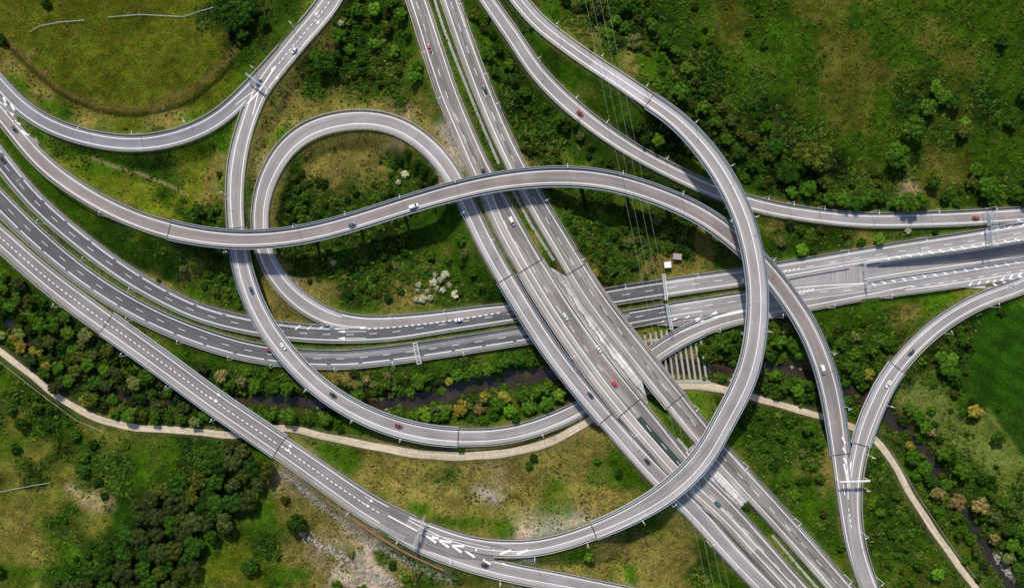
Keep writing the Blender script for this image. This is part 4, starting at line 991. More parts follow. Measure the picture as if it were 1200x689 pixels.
# ------------------------------------------------------------------ sign gantries
def gantry(lab, a, b, zr, h=6.5, truss=1.2, panels=(), rot=None, mat='sign'):
    """a, b: photograph points of the two feet (b may be None for a cantilever end); the beam runs between them"""
    A0 = Vector(P(*a, zr)); B0 = Vector(P(*b, zr)); c = (A0+B0)/2; d = (B0-A0); L = d.length; ang = math.atan2(d.y, d.x)
    t = empty('sign_gantry', c, ang); tag(t, lab, 'gantry', 'sign gantries over the roads')
    w = truss/2
    for sx in (-L/2, L/2):
        mb = MB(); mb.tube((sx, -w, -1.5), (sx, -w, h), .14, .12); mb.tube((sx, w, -1.5), (sx, w, h), .14, .12)
        mb.tube((sx, -w, h), (sx, w, h), .12); mb.build('upright', M[mat], t)
    mb = MB()
    for y in (-w, w):
        for zz in (h, h-truss*.9): mb.tube((-L/2, y, zz), (L/2, y, zz), .11, n=5)
    mb.build('chord', M[mat], t); mb = MB(); n = max(3, int(L/1.6)); 
    for k in range(n):
        x0 = -L/2+L*k/n; x1 = -L/2+L*(k+1)/n
        mb.tube((x0, -w, h), (x1, w, h), .06, n=4); mb.tube((x0, w, h), (x0, -w, h), .06, n=4)
        mb.tube((x0, w, h), (x1, w, h-truss*.9), .05, n=3); mb.tube((x0, -w, h-truss*.9), (x1, -w, h), .05, n=3)
    mb.build('bracing', M[mat], t)
    for (f, wd, ht) in panels:
        mb = MB(); mb.box((f*L, -w-.25, h-.9), (wd, .12, ht)); mb.build('sign_panel', M['sign'], t)
        mb = MB()
        for k in (-1, 1): mb.box((f*L+k*wd*.3, -w-.12, h-.9), (.1, .14, ht))
        mb.build('sign_bracket', M['galv'], t)
    return t
gantry('white truss gantry over the lower carriageway right of the curved viaduct', (488, 401), (493, 425), 1, 6.6, 2.2, [(0, 5, 1.8)], mat='lamp')
gantry('thin sign gantry over the ramp split at the lower left of centre', (498, 604), (486, 638), 6.2, 6, .8, [(.25, 5, 2), (-.25, 5, 2)])
gantry('thin gantry across the split of the two ramps at top left', (292, 90), (318, 108), 5.3, 5.5, .7, [(0, 6, 1.8)])
gantry('white gantry over the merging ramps at the lower right', (979, 561), (1013, 560), 7.2, 6.2, .5, [(-.2, 5, 1.6), (.25, 6, 1.8)], mat='lamp')
gantry('large wide truss gantry over the upper carriageway at the right edge', (1154, 250), (1157, 289), 1, 7, 3.6, [(.25, 6, 3), (-.25, 6, 3)])
gantry('slender gantry at the head of the sunken carriageway', (1009, 308), (1013, 337), 1, 4.5, .8, [])
gantry('cantilever gantry over the upper carriageway beside the white cabin', (775, 322), (778, 351), 1, 7, 1.3, [(-.05, 9, 2)], mat='lamp')
gantry('cantilever gantry over the lower carriageway by the beam canopy', (779, 357), (784, 385), 1, 7, 1.3, [(.1, 8, 2)], mat='lamp')

# ------------------------------------------------------------------ small cabin, cabinet, cables, fences
x, y, z = G3(792.5, 301); t = empty('utility_cabin', (x, y, z), -.08); tag(t, 'small brown flat-roofed utility cabin on the grass by the motorway', 'cabin')
mb = MB(); mb.box((0, 0, 1.1), (4.4, 3.0, 3.0)); mb.build('wall', M['cabin'], t)
mb = MB(); mb.box((0, 0, 2.72), (4.9, 3.5, .24)); mb.build('roof', M['roof'], t)
mb = MB(); mb.box((-1, -1.52, .9), (.9, .08, 2.0)); mb.build('door', M['rail'], t)
x, y, z = G3(781.5, 310.5); t = empty('transformer_kiosk', (x, y, z), .1); tag(t, 'small white kiosk with bright flat roof beside the brown cabin', 'kiosk')
mb = MB(); mb.box((0, 0, .9), (3.4, 3.0, 2.6)); mb.build('wall', M['conc'], t)
mb = MB(); mb.box((0, 0, 2.3), (3.9, 3.5, .2)); mb.box((.6, .3, 2.5), (1.1, 1.1, .3)); mb.build('roof', car_paint((.8, .8, .78)), t)
mb = MB(); mb.box((0, -1.53, .8), (1, .08, 1.9)); mb.build('door', M['galv'], t)
# overhead cables: one span from beyond the top to beyond the bottom
for k, (ut, ub, nm) in enumerate(((683, 826, 'leftmost'), (691, 834, 'second from the left'), (700, 843, 'third from the left'), (708, 851, 'rightmost'))):
    mb = MB(); n = 40; prev = None; r_w = .045
    for i in range(n+1):
        f = -.25+1.5*i/n; u = ut+(ub-ut)*f; v = 689*f; s = 4*((f+.25)/1.5)*(1-(f+.25)/1.5); zc = 42-s*9
        # the span is straight in plan
        a = P(u, v, 30); p = (a[0], a[1], zc)
        if prev: mb.tube(prev, p, r_w, n=4)
        prev = p
    o = mb.build('power_cable', M['cable']); tag(o, f'thin overhead power cable running top to bottom, {nm} of four', 'cable', 'overhead power cables')
def fence(name, pts, lab, mat='wood', gap=2.5, h=1.1, cat='fence'):
    t = empty(name, G3(*pts[0])); tag(t, lab, cat); q = []
    for a, b in zip(pts[:-1], pts[1:]):
        n = max(1, int(math.hypot(b[0]-a[0], b[1]-a[1])*PX/gap))
        q += [(a[0]+(b[0]-a[0])*i/n, a[1]+(b[1]-a[1])*i/n) for i in range(n)]
    q.append(pts[-1]); W3 = [Vector(G3(*p))-t.location for p in q]; mp = MB(); mr = MB()
    for p in W3: mp.box((p.x, p.y, p.z+h/2), (.14, .14, h+.4))
    for a, b in zip(W3[:-1], W3[1:]):
        for zz in (h*.95, h*.5): mr.tube((a.x, a.y, a.z+zz), (b.x, b.y, b.z+zz), .07, n=4)
    o = mp.build('fence_posts', M[mat], t); o['kind'] = 'stuff'; mr.build('fence_rail', M[mat], t)
fence('fence', [(0, 423), (30, 447), (60, 470), (90, 492), (122, 506)], 'pale wooden fence along the lower edge of the dirt track at left')
fence('fence', [(36, 38), (48, 31), (70, 27), (100, 24.5)], 'left piece of white rail fence in the top left meadow', 'lamp')
fence('fence', [(127, 21), (165, 18), (215, 20.5), (232, 15), (251, 9.5)], 'right piece of white rail fence in the top left meadow', 'lamp')
fence('fence', [(1030, 540), (1060, 592), (1110, 668), (1125, 689)], 'low wooden fence on the left of the track at the lower right') if False else None
fence('fence', [(1043, 528), (1080, 588), (1118, 645), (1150, 686)], 'low wooden fence right of the dirt track at the lower right')
fence('fence', [(0, 576), (30, 570), (60, 565)], 'short wire fence in the scrub at the left edge', 'galv')
# rusty retaining strip below the two-lane ramp
r = Road('rs', [(322, 540, 2, 4.0), (362, 570, 2.4, 4.2), (400, 598, 2.6, 4.4), (440, 626, 2.6, 4.6), (476, 648, 2.2, 4.6), (520, 668, 2, 4.6)])
mb = MB(); r.sweep(mb, 0, len(r.p)-1, [(1, 0, .6), (1, 0, -3), (-1, 0, -3), (-1, 0, .35)]); o = mb.build('gabion_wall', M['rust'])
tag(o, 'rust-brown retaining strip along the lower edge of the two-lane ramp', 'wall'); del ROADS['rs']

# ------------------------------------------------------------------ rocks
ROCKM = plain('pale_rock', (.27, .245, .205), .9, .2, var=.4, scale=.8)
def rock_mesh(seed):
    rg = random.Random(seed); import bmesh
    bmm = bmesh.new(); bmesh.ops.create_icosphere(bmm, subdivisions=2, radius=1)
    for v_ in bmm.verts:
        n_ = 1+.35*math.sin(v_.co.x*3+seed)*math.cos(v_.co.y*4+seed*2)+rg.uniform(-.12, .12); v_.co *= n_; v_.co.z *= .6
    me_ = bpy.data.meshes.new('rock'); bmm.to_mesh(me_); bmm.free(); me_.materials.append(ROCKM); return me_
RK = [rock_mesh(i) for i in range(5)]
rocks = [(353,625,2.2),(362,631,2.6),(377,640,2.2),(388,645,2.4),(400,660,2.8),(408,655,2.2),(414,663,2.4),(425,668,2.8),(434,663,2),(441,672,2.8),(452,676,2.6),(446,683,2.2),(460,681,2.8),(470,675,1.8),(395,634,1.3),(420,676,1.8),(432,679,2.0),(1168,655,2),(1173,662,2.4),(1178,668,2.2),(1185,672,1.9),(928,430,2.2),(935,436,2.2),(921,436,1.6),(942,440,1.8),(448,466,1.2),(452,480,1.1),(372,478,1.4)]
RKS = {}
for i, (u, v, s_) in enumerate(rocks):
    s_ *= .62
    x, y, z = G3(u, v); o = bpy.data.objects.new('rock', RK[i % 5]); C.objects.link(o); o.location = (x, y, z+s_*.15); o.scale = (s_*.9, s_*.7, s_*.6); o.rotation_euler = (0, 0, i*1.7)
    wh = 'in the outcrop at the bottom left of centre' if u < 480 and v > 600 else 'on the river bank at the lower right' if u > 1100 else 'by the river under the right arm of the flyover' if u > 900 else 'in the river left of centre'
    RKS.setdefault(wh, []).append((u, o)); tag(o, 'x', 'rock', f'pale rocks {wh}')

for wh, L_ in RKS.items():
    for i, (u, o) in enumerate(sorted(L_, key=lambda a: a[0])): o['label'] = f'{ORD[i]} pale rock from the left {wh}'
GRS = {}
for o in bpy.data.objects:
    if o.get('category') == 'guardrail': GRS.setdefault(o['label'], []).append(o)
for l_, L_ in GRS.items():
    if len(L_) > 1:
        for i, o in enumerate(sorted(L_, key=lambda a: a.location.x)): o['label'] = f'{ORD[i]} '+l_.replace(' guardrail', ' guardrail from the left').replace('steel ', '').replace(' motorway carriageway', ' carriageway').replace('near the middle', 'mid-picture').replace('at the ', 'at ')
# ------------------------------------------------------------------ trees
import bmesh
def crown_mesh(seed, nb=26, leaves=1150, sub=1):
    rg = random.Random(seed); V_ = []; F_ = []
    bmm = bmesh.new(); bmesh.ops.create_icosphere(bmm, subdivisions=sub, radius=1); iv = [v_.co.copy() for v_ in bmm.verts]; fi = [[q_.index for q_ in f_.verts] for f_ in bmm.faces]; bmm.free()
    blobs = [((0, 0, .1), .62)]
    for k in range(nb):
        th = rg.uniform(0, 2*math.pi)+k; ph = rg.uniform(.0, 1.0); rr = math.sqrt(rg.random())*.78
        zz = math.sqrt(max(0, 1-rr*rr))*.75*rg.uniform(.55, 1.05)-.1
        blobs.append(((rr*math.cos(th), rr*math.sin(th), zz), rg.uniform(.13, .30)))
    for (cx, cy, cz), rad in blobs:
        b = len(V_); ph = rg.uniform(0, 9)
        for p in iv:
            k_ = rad*(1+.22*math.sin(p.x*5+ph)*math.sin(p.y*6+ph*2)+rg.uniform(-.14, .14)); V_.append((cx+p.x*k_, cy+p.y*k_, cz+p.z*k_*.9))
        F_ += [tuple(b+i_ for i_ in f_) for f_ in fi]
    for k in range(leaves):
        (cx, cy, cz), rad = rg.choice(blobs); d = Vector((rg.gauss(0, 1), rg.gauss(0, 1), abs(rg.gauss(0, .9)))).normalized()
        c = Vector((cx, cy, cz))+d*rad*rg.uniform(.95, 1.42); n_ = (d+Vector((rg.gauss(0, .5), rg.gauss(0, .5), rg.gauss(0, .5)))).normalized()
        t_ = n_.cross(Vector((rg.random(), rg.random(), 1))).normalized(); u_ = n_.cross(t_); s_ = rg.uniform(.03, .065); b = len(V_)
        for sx, sy in ((-1, -.5), (0, -1), (1, .3), (0, 1)): V_.append(tuple(c+t_*sx*s_+u_*sy*s_))
        F_.append((b, b+1, b+2, b+3))
    me_ = bpy.data.meshes.new('crown'); me_.from_pydata(V_, [], F_); me_.materials.append(M['leafo']); return me_
CR = [crown_mesh(100+i, nb=24+i*2) for i in range(8)]
tm = MB(); tm.tube((0, 0, -.2), (0, 0, 1), .09, .05, 7)
for k in range(4): tm.tube((0, 0, .6), (.35*math.cos(k*1.6), .35*math.sin(k*1.6), 1.1), .04, .02, 5)
TM = tm.mesh('trunk'); TM.materials.append(M['bark'])
TREES = 0
KC_OLD = {'g': (.055, .110, .016), 'd': (.030, .062, .012), 'o': (.062, .078, .018), 'y': (.20, .165, .030), 'p': (.135, .160, .050), 't': (.22, .165, .065), 'l': (.085, .150, .020), 'w': (.50, .50, .40), 'e': (.045, .070, .022)}
KC = {'g': (.036, .080, .007), 'd': (.018, .044, .005), 'o': (.044, .054, .008), 'y': (.17, .145, .022), 'p': (.100, .122, .034), 't': (.150, .118, .042), 'l': (.062, .122, .010), 'w': (.36, .37, .25), 'e': (.031, .044, .011)}
KN = {'g': 'mid green', 'd': 'dark green', 'o': 'dark olive', 'y': 'yellow-flowered', 'p': 'pale green', 't': 'tan-brown', 'l': 'bright green', 'w': 'white-flowered', 'e': 'grey-olive'}
TREG = {}
SPEC = []
def tree(u, v, rp, kind, where, hfac=1.0):
    SPEC.append((u, v, rp*(.85 if kind == 'w' else .8 if where in ('inside the teardrop loop', 'left of the teardrop loop', 'in the triangle below the flyover') else 1.12 if where == 'on the dark heath' else .92), kind, where, hfac))
def tree_ok(u, v, rp, kind, where, hfac=1.0):
    x, y, z = G3(u, v)
    for kk, q in r_.items():
        d = np.hypot(q.p[:, 0]-x, q.p[:, 1]-y)
        ok = ~q.bridge if not q.flat else np.ones(len(q.p), bool)
        if ((d < q.hw+rp*PX*.75) & ok).any() and kk != 'River': return False
        if kk == 'River' and ((d < q.hw*.35)).any(): return False
        if q.bridge.any() and ((d < q.hw+1.5) & q.bridge & (q.p[:, 2] < z+11)).any(): return False
    return True
def grow(u, v, rp, kind, where, hfac=1.0):
    global TREES
    x, y, z = G3(u, v)
    rm = rp*PX; h = rm*.55*hfac*random.uniform(.85, 1.15)
    bush = rm < 2.7; t = empty('bush' if bush else 'tree', (x, y, z), random.uniform(0, 6.28))
    c = bpy.data.objects.new('crown', CR[random.randrange(8)]); C.objects.link(c); c.parent = t
    s = random.uniform(.92, 1.08); c.scale = (rm*s, rm/s, rm*random.uniform(.62, .85)); c.location = (0, 0, h if not bush else rm*.18)
    k = KC[kind]; j = random.uniform(.82, 1.55); g_ = random.uniform(.92, 1.08); c.color = (k[0]*j, k[1]*j*g_, k[2]*j, 1)
    if not bush:
        tr = bpy.data.objects.new('trunk', TM); C.objects.link(tr); tr.parent = t; tr.scale = (rm*.55, rm*.55, h+.3)
    sz = 'small ' if rp < 6.6 else 'large ' if rp > 10.2 else ''
    lab = f"{sz}{KN[kind]} {'bush' if bush else 'tree'} {where}"
    TREG.setdefault(lab, []).append((t, u, v, rp)); t['category'] = 'bush' if bush else 'tree'; t['group'] = f"{'bushes' if bush else 'trees'} {where}"
    TREES += 1
W1 = 'in the scrub at top centre'
for a in [(420,14,9,'g'),(440,13,9,'l'),(457,5,8,'g'),(470,20,9,'g'),(475,5,7,'d'),(398,46,12,'g'),(410,60,8,'g'),(384,80,15,'d'),(374,68,10,'g'),(392,68,10,'d'),(440,53,8,'l'),(463,62,8,'l'),(468,83,6,'l'),(487,90,11,'g'),(490,78,8,'l'),(430,30,7,'o'),(455,35,8,'o'),(445,75,6,'o'),(478,45,6,'d'),(400,28,5,'w'),(446,82,4,'p'),(425,85,6,'d'),(405,95,6,'o')]: tree(*a, W1)
for a in [(284,6,13,'d'),(270,16,12,'d'),(290,24,14,'d'),(276,32,12,'d'),(300,12,10,'d'),(286,42,9,'d'),(262,4,8,'d'),(311,28,8,'d'),(4,48,8,'d'),(56,6,7,'d')]: tree(*a, 'in the dark meadow corner')
for a in [(572,66,10,'g'),(583,60,8,'d'),(596,78,8,'g'),(556,20,8,'o'),(566,35,7,'e'),(580,85,8,'d'),(600,95,9,'d'),(615,110,8,'g'),(625,95,7,'o'),(604,118,7,'d'),(618,130,7,'g'),(675,146,7,'p'),(655,140,8,'g'),(663,150,7,'d'),(680,160,6,'p'),(640,125,6,'g'),(700,165,7,'l'),(635,160,7,'g'),(615,160,6,'g'),(620,180,6,'d'),(645,175,5,'p'),(655,188,5,'g')]: tree(*a, 'right of the diagonal motorway')
TOPR = 'right of the looping ramp'
for a in [(662,4,8,'d'),(676,14,7,'e'),(684,3,8,'g'),(701,14,9,'e'),(694,25,7,'d'),(702,5,8,'o'),(720,28,9,'g'),(732,12,9,'d'),(731,36,9,'g'),(745,39,8,'d'),(763,32,9,'g'),(748,24,7,'o'),(742,51,12,'p'),(765,55,5,'g'),(778,54,9,'g'),(790,62,8,'g'),(793,71,7,'d'),(775,70,8,'g'),(775,82,8,'g'),(803,82,9,'l'),(785,92,7,'g'),(815,98,6,'e'),(795,110,11,'g'),(808,125,7,'o'),(823,127,9,'g'),(805,138,7,'o'),(838,145,8,'g'),(855,143,8,'e'),(770,45,7,'e'),(757,62,6,'o'),(712,42,8,'g'),(725,50,7,'e'),(718,60,6,'g'),(845,128,8,'o'),(868,158,8,'o'),(880,165,9,'o'),(895,150,8,'g'),(850,165,8,'g'),(865,180,9,'d'),(880,195,9,'d'),(900,185,8,'o'),(770,166,9,'l'),(785,172,7,'g'),(745,150,7,'g'),(755,165,7,'d'),(800,175,7,'d'),(873,210,7,'g'),(890,215,7,'g')]: tree(*a, TOPR)
HE = 'on the dark heath'
for a in [(1092,104,8,'l'),(1082,129,10,'g'),(1100,116,9,'g'),(1113,122,9,'d'),(1063,155,14,'g'),(1127,146,7,'l'),(1125,155,8,'o'),(1045,185,14,'g'),(952,188,17,'o'),(935,180,10,'o'),(935,195,10,'d'),(920,205,12,'d'),(905,175,9,'d'),(1152,222,13,'g'),(1159,236,7,'g'),(1060,239,11,'g'),(1075,235,9,'g'),(1048,238,8,'g'),(1012,234,10,'g'),(1000,240,8,'d'),(985,236,9,'g'),(970,233,9,'g'),(1030,232,7,'d'),(1105,232,7,'d'),(1120,238,6,'g'),(1185,228,9,'g'),(1197,236,8,'d'),(1090,215,8,'d'),(965,215,9,'o'),(945,222,9,'g'),(925,226,7,'g'),(1135,215,7,'o'),(1180,145,8,'d'),(1195,112,8,'d'),(1170,50,7,'d'),(1140,200,8,'g')]: tree(*a, HE)
LP = 'inside the teardrop loop'
for a in [(349,222,7,'g'),(357,232,8,'g'),(340,242,7,'g'),(356,245,7,'g'),(343,257,6,'d'),(363,215,6,'g'),(380,215,8,'d'),(382,240,6,'d'),(375,250,6,'g'),(395,238,5,'d'),(407,233,6,'d'),(437,235,8,'l'),(450,230,6,'g'),(430,250,6,'d'),(417,245,6,'g'),(468,187,7,'d'),(478,180,6,'d'),(490,193,7,'d'),(497,200,9,'d'),(475,205,6,'w'),(467,214,4,'w'),(458,205,5,'g'),(462,195,6,'g'),(480,170,6,'d'),(415,220,4,'d'),(446,190,3,'d'),(391,308,5,'w'),(404,325,5,'p'),(465,312,6,'p'),(508,331,6,'w'),(516,328,5,'w'),(522,322,6,'w'),(512,338,4,'w'),(519,340,5,'w'),(491,334,5,'w'),(496,350,6,'w'),(504,349,5,'w'),(488,351,5,'w'),(534,345,6,'w'),(510,322,4,'w'),(527,334,4,'w'),(501,341,4,'w'),(490,340,4,'w'),(545,297,7,'p'),(540,281,9,'l'),(410,345,7,'d'),(425,335,8,'g'),(440,325,8,'g'),(400,318,6,'g'),(428,305,7,'g'),(450,300,7,'g'),(475,295,7,'g'),(505,300,8,'l'),(525,305,7,'g'),(470,340,7,'g'),(455,350,7,'d'),(440,345,6,'o'),(555,320,7,'g'),(565,335,7,'g'),(385,295,6,'d'),(360,290,6,'g'),(500,315,6,'p')]: tree(*a, LP)
for a in [(235,247,10,'d'),(230,260,7,'d'),(255,245,8,'g'),(247,255,8,'g'),(258,205,6,'o'),(215,235,6,'g'),(228,310,7,'l'),(245,320,7,'g'),(262,325,8,'g'),(255,305,6,'d'),(215,315,6,'p'),(240,335,6,'g'),(255,345,7,'o'),(232,298,6,'g')]: tree(*a, 'left of the teardrop loop')
for a in [(665,257,7,'g'),(665,285,8,'g'),(690,288,8,'l'),(700,262,7,'g'),(715,245,7,'d'),(697,320,7,'y'),(720,318,7,'g'),(737,248,7,'g'),(745,270,8,'g'),(770,258,8,'p'),(778,275,7,'l'),(785,290,7,'g'),(755,298,7,'l'),(745,310,7,'g'),(735,285,8,'p'),(720,275,8,'g'),(705,300,8,'g'),(680,305,7,'d'),(672,270,7,'d'),(690,240,6,'g'),(802,270,6,'l'),(770,290,6,'g'),(758,325,6,'g'),(800,278,6,'t'),(715,330,6,'d'),(765,315,5,'p')]: tree(*a, 'in the triangle below the flyover')
for a in [(937,293,9,'l'),(952,295,6,'d'),(1028,280,8,'l'),(1008,285,7,'g'),(1095,273,5,'d'),(1063,271,5,'w'),(925,262,7,'e'),(937,270,7,'g'),(915,285,7,'p'),(945,262,6,'g'),(960,270,6,'o'),(990,275,6,'o')]: tree(*a, 'on the verge at right')
RB = 'on the middle river bank'
for a in [(285,447,8,'p'),(300,451,9,'g'),(322,453,9,'g'),(338,455,10,'g'),(262,440,9,'t'),(272,450,8,'g'),(240,432,8,'e'),(420,463,10,'g'),(402,455,7,'g'),(452,450,9,'g'),(440,452,6,'p'),(470,458,8,'g'),(492,446,11,'g'),(482,460,8,'l'),(505,440,7,'g'),(527,446,6,'y'),(522,436,8,'g'),(536,438,9,'g'),(548,440,8,'l'),(558,434,10,'g'),(572,432,9,'l'),(585,428,9,'g'),(595,422,9,'g'),(608,420,9,'g'),(622,424,8,'g'),(455,440,6,'t'),(415,437,7,'e'),(430,445,6,'t'),(500,455,6,'g'),(380,440,7,'g'),(360,440,6,'g'),(318,487,9,'g'),(340,486,11,'g'),(362,492,8,'g'),(383,490,9,'g'),(395,496,7,'g'),(400,503,6,'d'),(466,485,10,'g'),(485,487,9,'g'),(500,485,10,'l'),(512,490,7,'g'),(523,483,9,'g'),(540,477,11,'y'),(562,479,8,'t'),(568,464,8,'y'),(592,464,9,'y'),(583,472,10,'g'),(580,486,8,'g'),(598,480,9,'l'),(612,462,9,'g'),(620,476,10,'g'),(630,458,9,'g'),(640,472,10,'g'),(655,462,9,'l'),(652,480,9,'g'),(605,492,7,'d'),(628,490,8,'g'),(565,492,7,'g'),(550,490,6,'g'),(667,472,7,'g'),(642,452,7,'l')]: tree(*a, RB)
RR = 'right of the looping viaduct'
for a in [(847,404,10,'g'),(858,393,8,'g'),(868,405,8,'d'),(852,418,7,'d'),(845,443,7,'g'),(838,380,6,'g'),(902,420,8,'d'),(912,400,10,'g'),(928,404,11,'g'),(938,395,8,'g'),(920,385,8,'p'),(936,414,9,'g'),(905,440,9,'g'),(918,452,9,'g'),(932,456,9,'l'),(945,450,9,'g'),(910,462,8,'g'),(935,466,8,'g'),(950,462,8,'g'),(895,455,8,'g'),(948,478,7,'g'),(1028,399,11,'g'),(1040,403,11,'g'),(1052,392,8,'o'),(1020,410,9,'g'),(1015,438,8,'y'),(1005,443,8,'g'),(990,428,9,'g'),(1000,415,8,'l'),(1010,452,8,'g'),(992,470,7,'g'),(1000,482,7,'g'),(990,448,7,'g'),(1000,395,8,'p'),(985,405,7,'g'),(980,385,6,'o')]: tree(*a, RR)
RS = 'by the river at lower right'
for a in [(1105,430,12,'g'),(1114,437,10,'g'),(1098,418,9,'g'),(1112,420,9,'l'),(1128,400,10,'g'),(1120,448,8,'d'),(1172,366,6,'d'),(1137,480,10,'y'),(1165,511,10,'g'),(1122,412,8,'d'),(1062,478,9,'g'),(1072,488,9,'g'),(1058,492,8,'d'),(1080,500,9,'g'),(1088,506,8,'t'),(1076,512,8,'g'),(1064,521,7,'y'),(1065,533,10,'g'),(1080,547,10,'g'),(1072,556,8,'g'),(1085,560,9,'d'),(1095,577,10,'t'),(1104,566,9,'g'),(1117,586,12,'t'),(1143,590,12,'t'),(1101,530,10,'g'),(1112,526,8,'g'),(1122,549,12,'g'),(1112,538,8,'d'),(1163,605,10,'e'),(1150,603,8,'g'),(1163,630,8,'t'),(1142,643,9,'e'),(1136,630,8,'g'),(1122,620,9,'g'),(1120,605,8,'g'),(1130,612,7,'d'),(1152,660,7,'e'),(1130,655,7,'g'),(1178,652,9,'p'),(1182,636,10,'g'),(1192,622,10,'g'),(1178,620,9,'d'),(1195,645,9,'g'),(1190,665,8,'g'),(1196,680,8,'d'),(1175,590,8,'g'),(1160,580,7,'g'),(1090,480,7,'l'),(1060,510,7,'g'),(1150,560,8,'d'),(1162,570,7,'d')]: tree(*a, RS)
def inpoly(x, y, pg):
    c = False; n = len(pg)
    for i in range(n):
        x1, y1 = pg[i]; x2, y2 = pg[(i+1) % n]
        if (y1 > y) != (y2 > y) and x < (x2-x1)*(y-y1)/(y2-y1)+x1: c = not c
    return c
def fill(pg, r0, r1, kinds, where, sep=.85, tries=4000, cap=80, hf=1.0):
    pts = []; xa = min(p[0] for p in pg); xb = max(p[0] for p in pg); ya = min(p[1] for p in pg); yb = max(p[1] for p in pg)
    for _ in range(tries):
        if len(pts) >= cap: break
        x = random.uniform(xa, xb); y = random.uniform(ya, yb); r = random.uniform(r0, r1)
        if inpoly(x, y, pg) and all(math.hypot(x-a, y-b) > (r+c)*sep for a, b, c in pts): pts.append((x, y, r)); tree(x, y, r, random.choice(kinds), where, hf)
fill([(0,318),(60,352),(112,390),(205,458),(262,492),(215,496),(150,490),(112,484),(72,456),(30,425),(0,400)], 7, 11, 'gggddlegoep', 'in the left river belt', .72, cap=78)
for a in [(20,397,7,'y'),(29,406,9,'y'),(47,411,9,'y'),(58,428,7,'y'),(90,440,10,'y'),(105,469,9,'y'),(3,391,6,'y')]: tree(*a, 'in the left river belt', 1.3)
fill([(262,525),(302,520),(318,548),(300,585),(262,615),(240,640),(222,689),(85,689),(110,662),(150,630),(165,590),(200,565),(225,545)], 9.5, 15, 'deedeo', 'in the lower left wood', .60, cap=62, hf=1.2)
for a in [(296,661,12,'d'),(100,535,8,'l'),(100,550,9,'d'),(0,665,9,'d'),(350,610,14,'d'),(335,585,7,'o'),(480,642,6,'g'),(460,662,6,'d'),(425,690,8,'g'),(505,655,6,'d'),(475,675,7,'l'),(395,685,8,'g'),(490,668,7,'p'),(412,648,6,'p'),(540,526,5,'g'),(690,652,7,'l'),(705,605,9,'d'),(725,553,6,'d'),(620,545,6,'g'),(625,536,6,'d'),(700,540,5,'g'),(20,525,8,'d'),(60,500,8,'d'),(30,495,9,'d'),(15,480,8,'g'),(110,520,7,'d'),(90,510,7,'g'),(45,480,7,'d')]: tree(*a, 'in the lower left scrub')
for a in [(985,640,6,'g'),(1030,600,7,'l'),(1045,625,7,'g'),(1020,590,7,'l'),(1060,640,7,'g'),(1095,670,9,'l'),(1075,660,8,'g'),(1040,660,7,'g'),(1050,580,7,'g'),(930,580,8,'l'),(920,565,7,'g'),(905,545,8,'d'),(895,525,8,'g'),(915,510,8,'g'),(945,500,9,'g'),(960,520,8,'g'),(875,500,8,'g'),(890,485,8,'g'),(925,495,7,'g'),(940,530,7,'p'),(960,560,7,'g'),(965,600,6,'o')]: tree(*a, 'on the lower right slopes')
SPEC = [a for a in SPEC if tree_ok(*a)]
SPEC.sort(key=lambda a: -a[2]*(1.5 if a[3] in 'wy' else 1)); REST = SPEC[295:]
for a in SPEC[:295]: grow(*a)
for lab, L_ in TREG.items():
    # trees of one look in one place are told apart by size, then by their order from the left
    if len(L_) == 1: L_[0][0]['label'] = lab; continue
    L_.sort(key=lambda a: a[1])
    for i, a in enumerate(L_): a[0]['label'] = '%s %s, counted from the left' % (ORD[i], lab)
print('trees', TREES)

# ------------------------------------------------------------------ undergrowth: one scattered object per kind of cover
def tuft_mesh(seed, nb=4, leaves=34, flat=.45):
    rg = random.Random(seed); V_ = []; F_ = []
    bmm = bmesh.new(); bmesh.ops.create_icosphere(bmm, subdivisions=1, radius=1); iv = [v_.co.copy() for v_ in bmm.verts]; fi = [[q_.index for q_ in f_.verts] for f_ in bmm.faces]; bmm.free()
    blobs = [((rg.uniform(-.55, .55), rg.uniform(-.55, .55), rg.uniform(.0, .2)), rg.uniform(.35, .62)) for _ in range(nb)]
    for (cx, cy, cz), rad in blobs:
        b = len(V_)
        for p in iv: k_ = rad*rg.uniform(.7, 1.2); V_.append((cx+p.x*k_, cy+p.y*k_, cz+p.z*k_*flat))
        F_ += [tuple(b+i_ for i_ in f_) for f_ in fi]
    for k in range(leaves):
        (cx, cy, cz), rad = rg.choice(blobs); d = Vector((rg.gauss(0, 1), rg.gauss(0, 1), abs(rg.gauss(0, .9)))).normalized(); c = Vector((cx, cy, cz))+d*rad*1.1
        t_ = d.cross(Vector((rg.random(), rg.random(), 1))).normalized(); u_ = d.cross(t_); s_ = rg.uniform(.08, .17); b = len(V_)
        V_ += [tuple(c-t_*s_), tuple(c+u_*s_), tuple(c+t_*s_), tuple(c-u_*s_*.6)]; F_.append((b, b+1, b+2, b+3))
    me_ = bpy.data.meshes.new('tuft'); me_.from_pydata(V_, [], F_); me_.materials.append(M['leafi']); return me_
TC = bpy.data.collections.new('tuft_shapes')
for i in range(6):
    o = bpy.data.objects.new('tuft', tuft_mesh(300+i)); TC.objects.link(o)
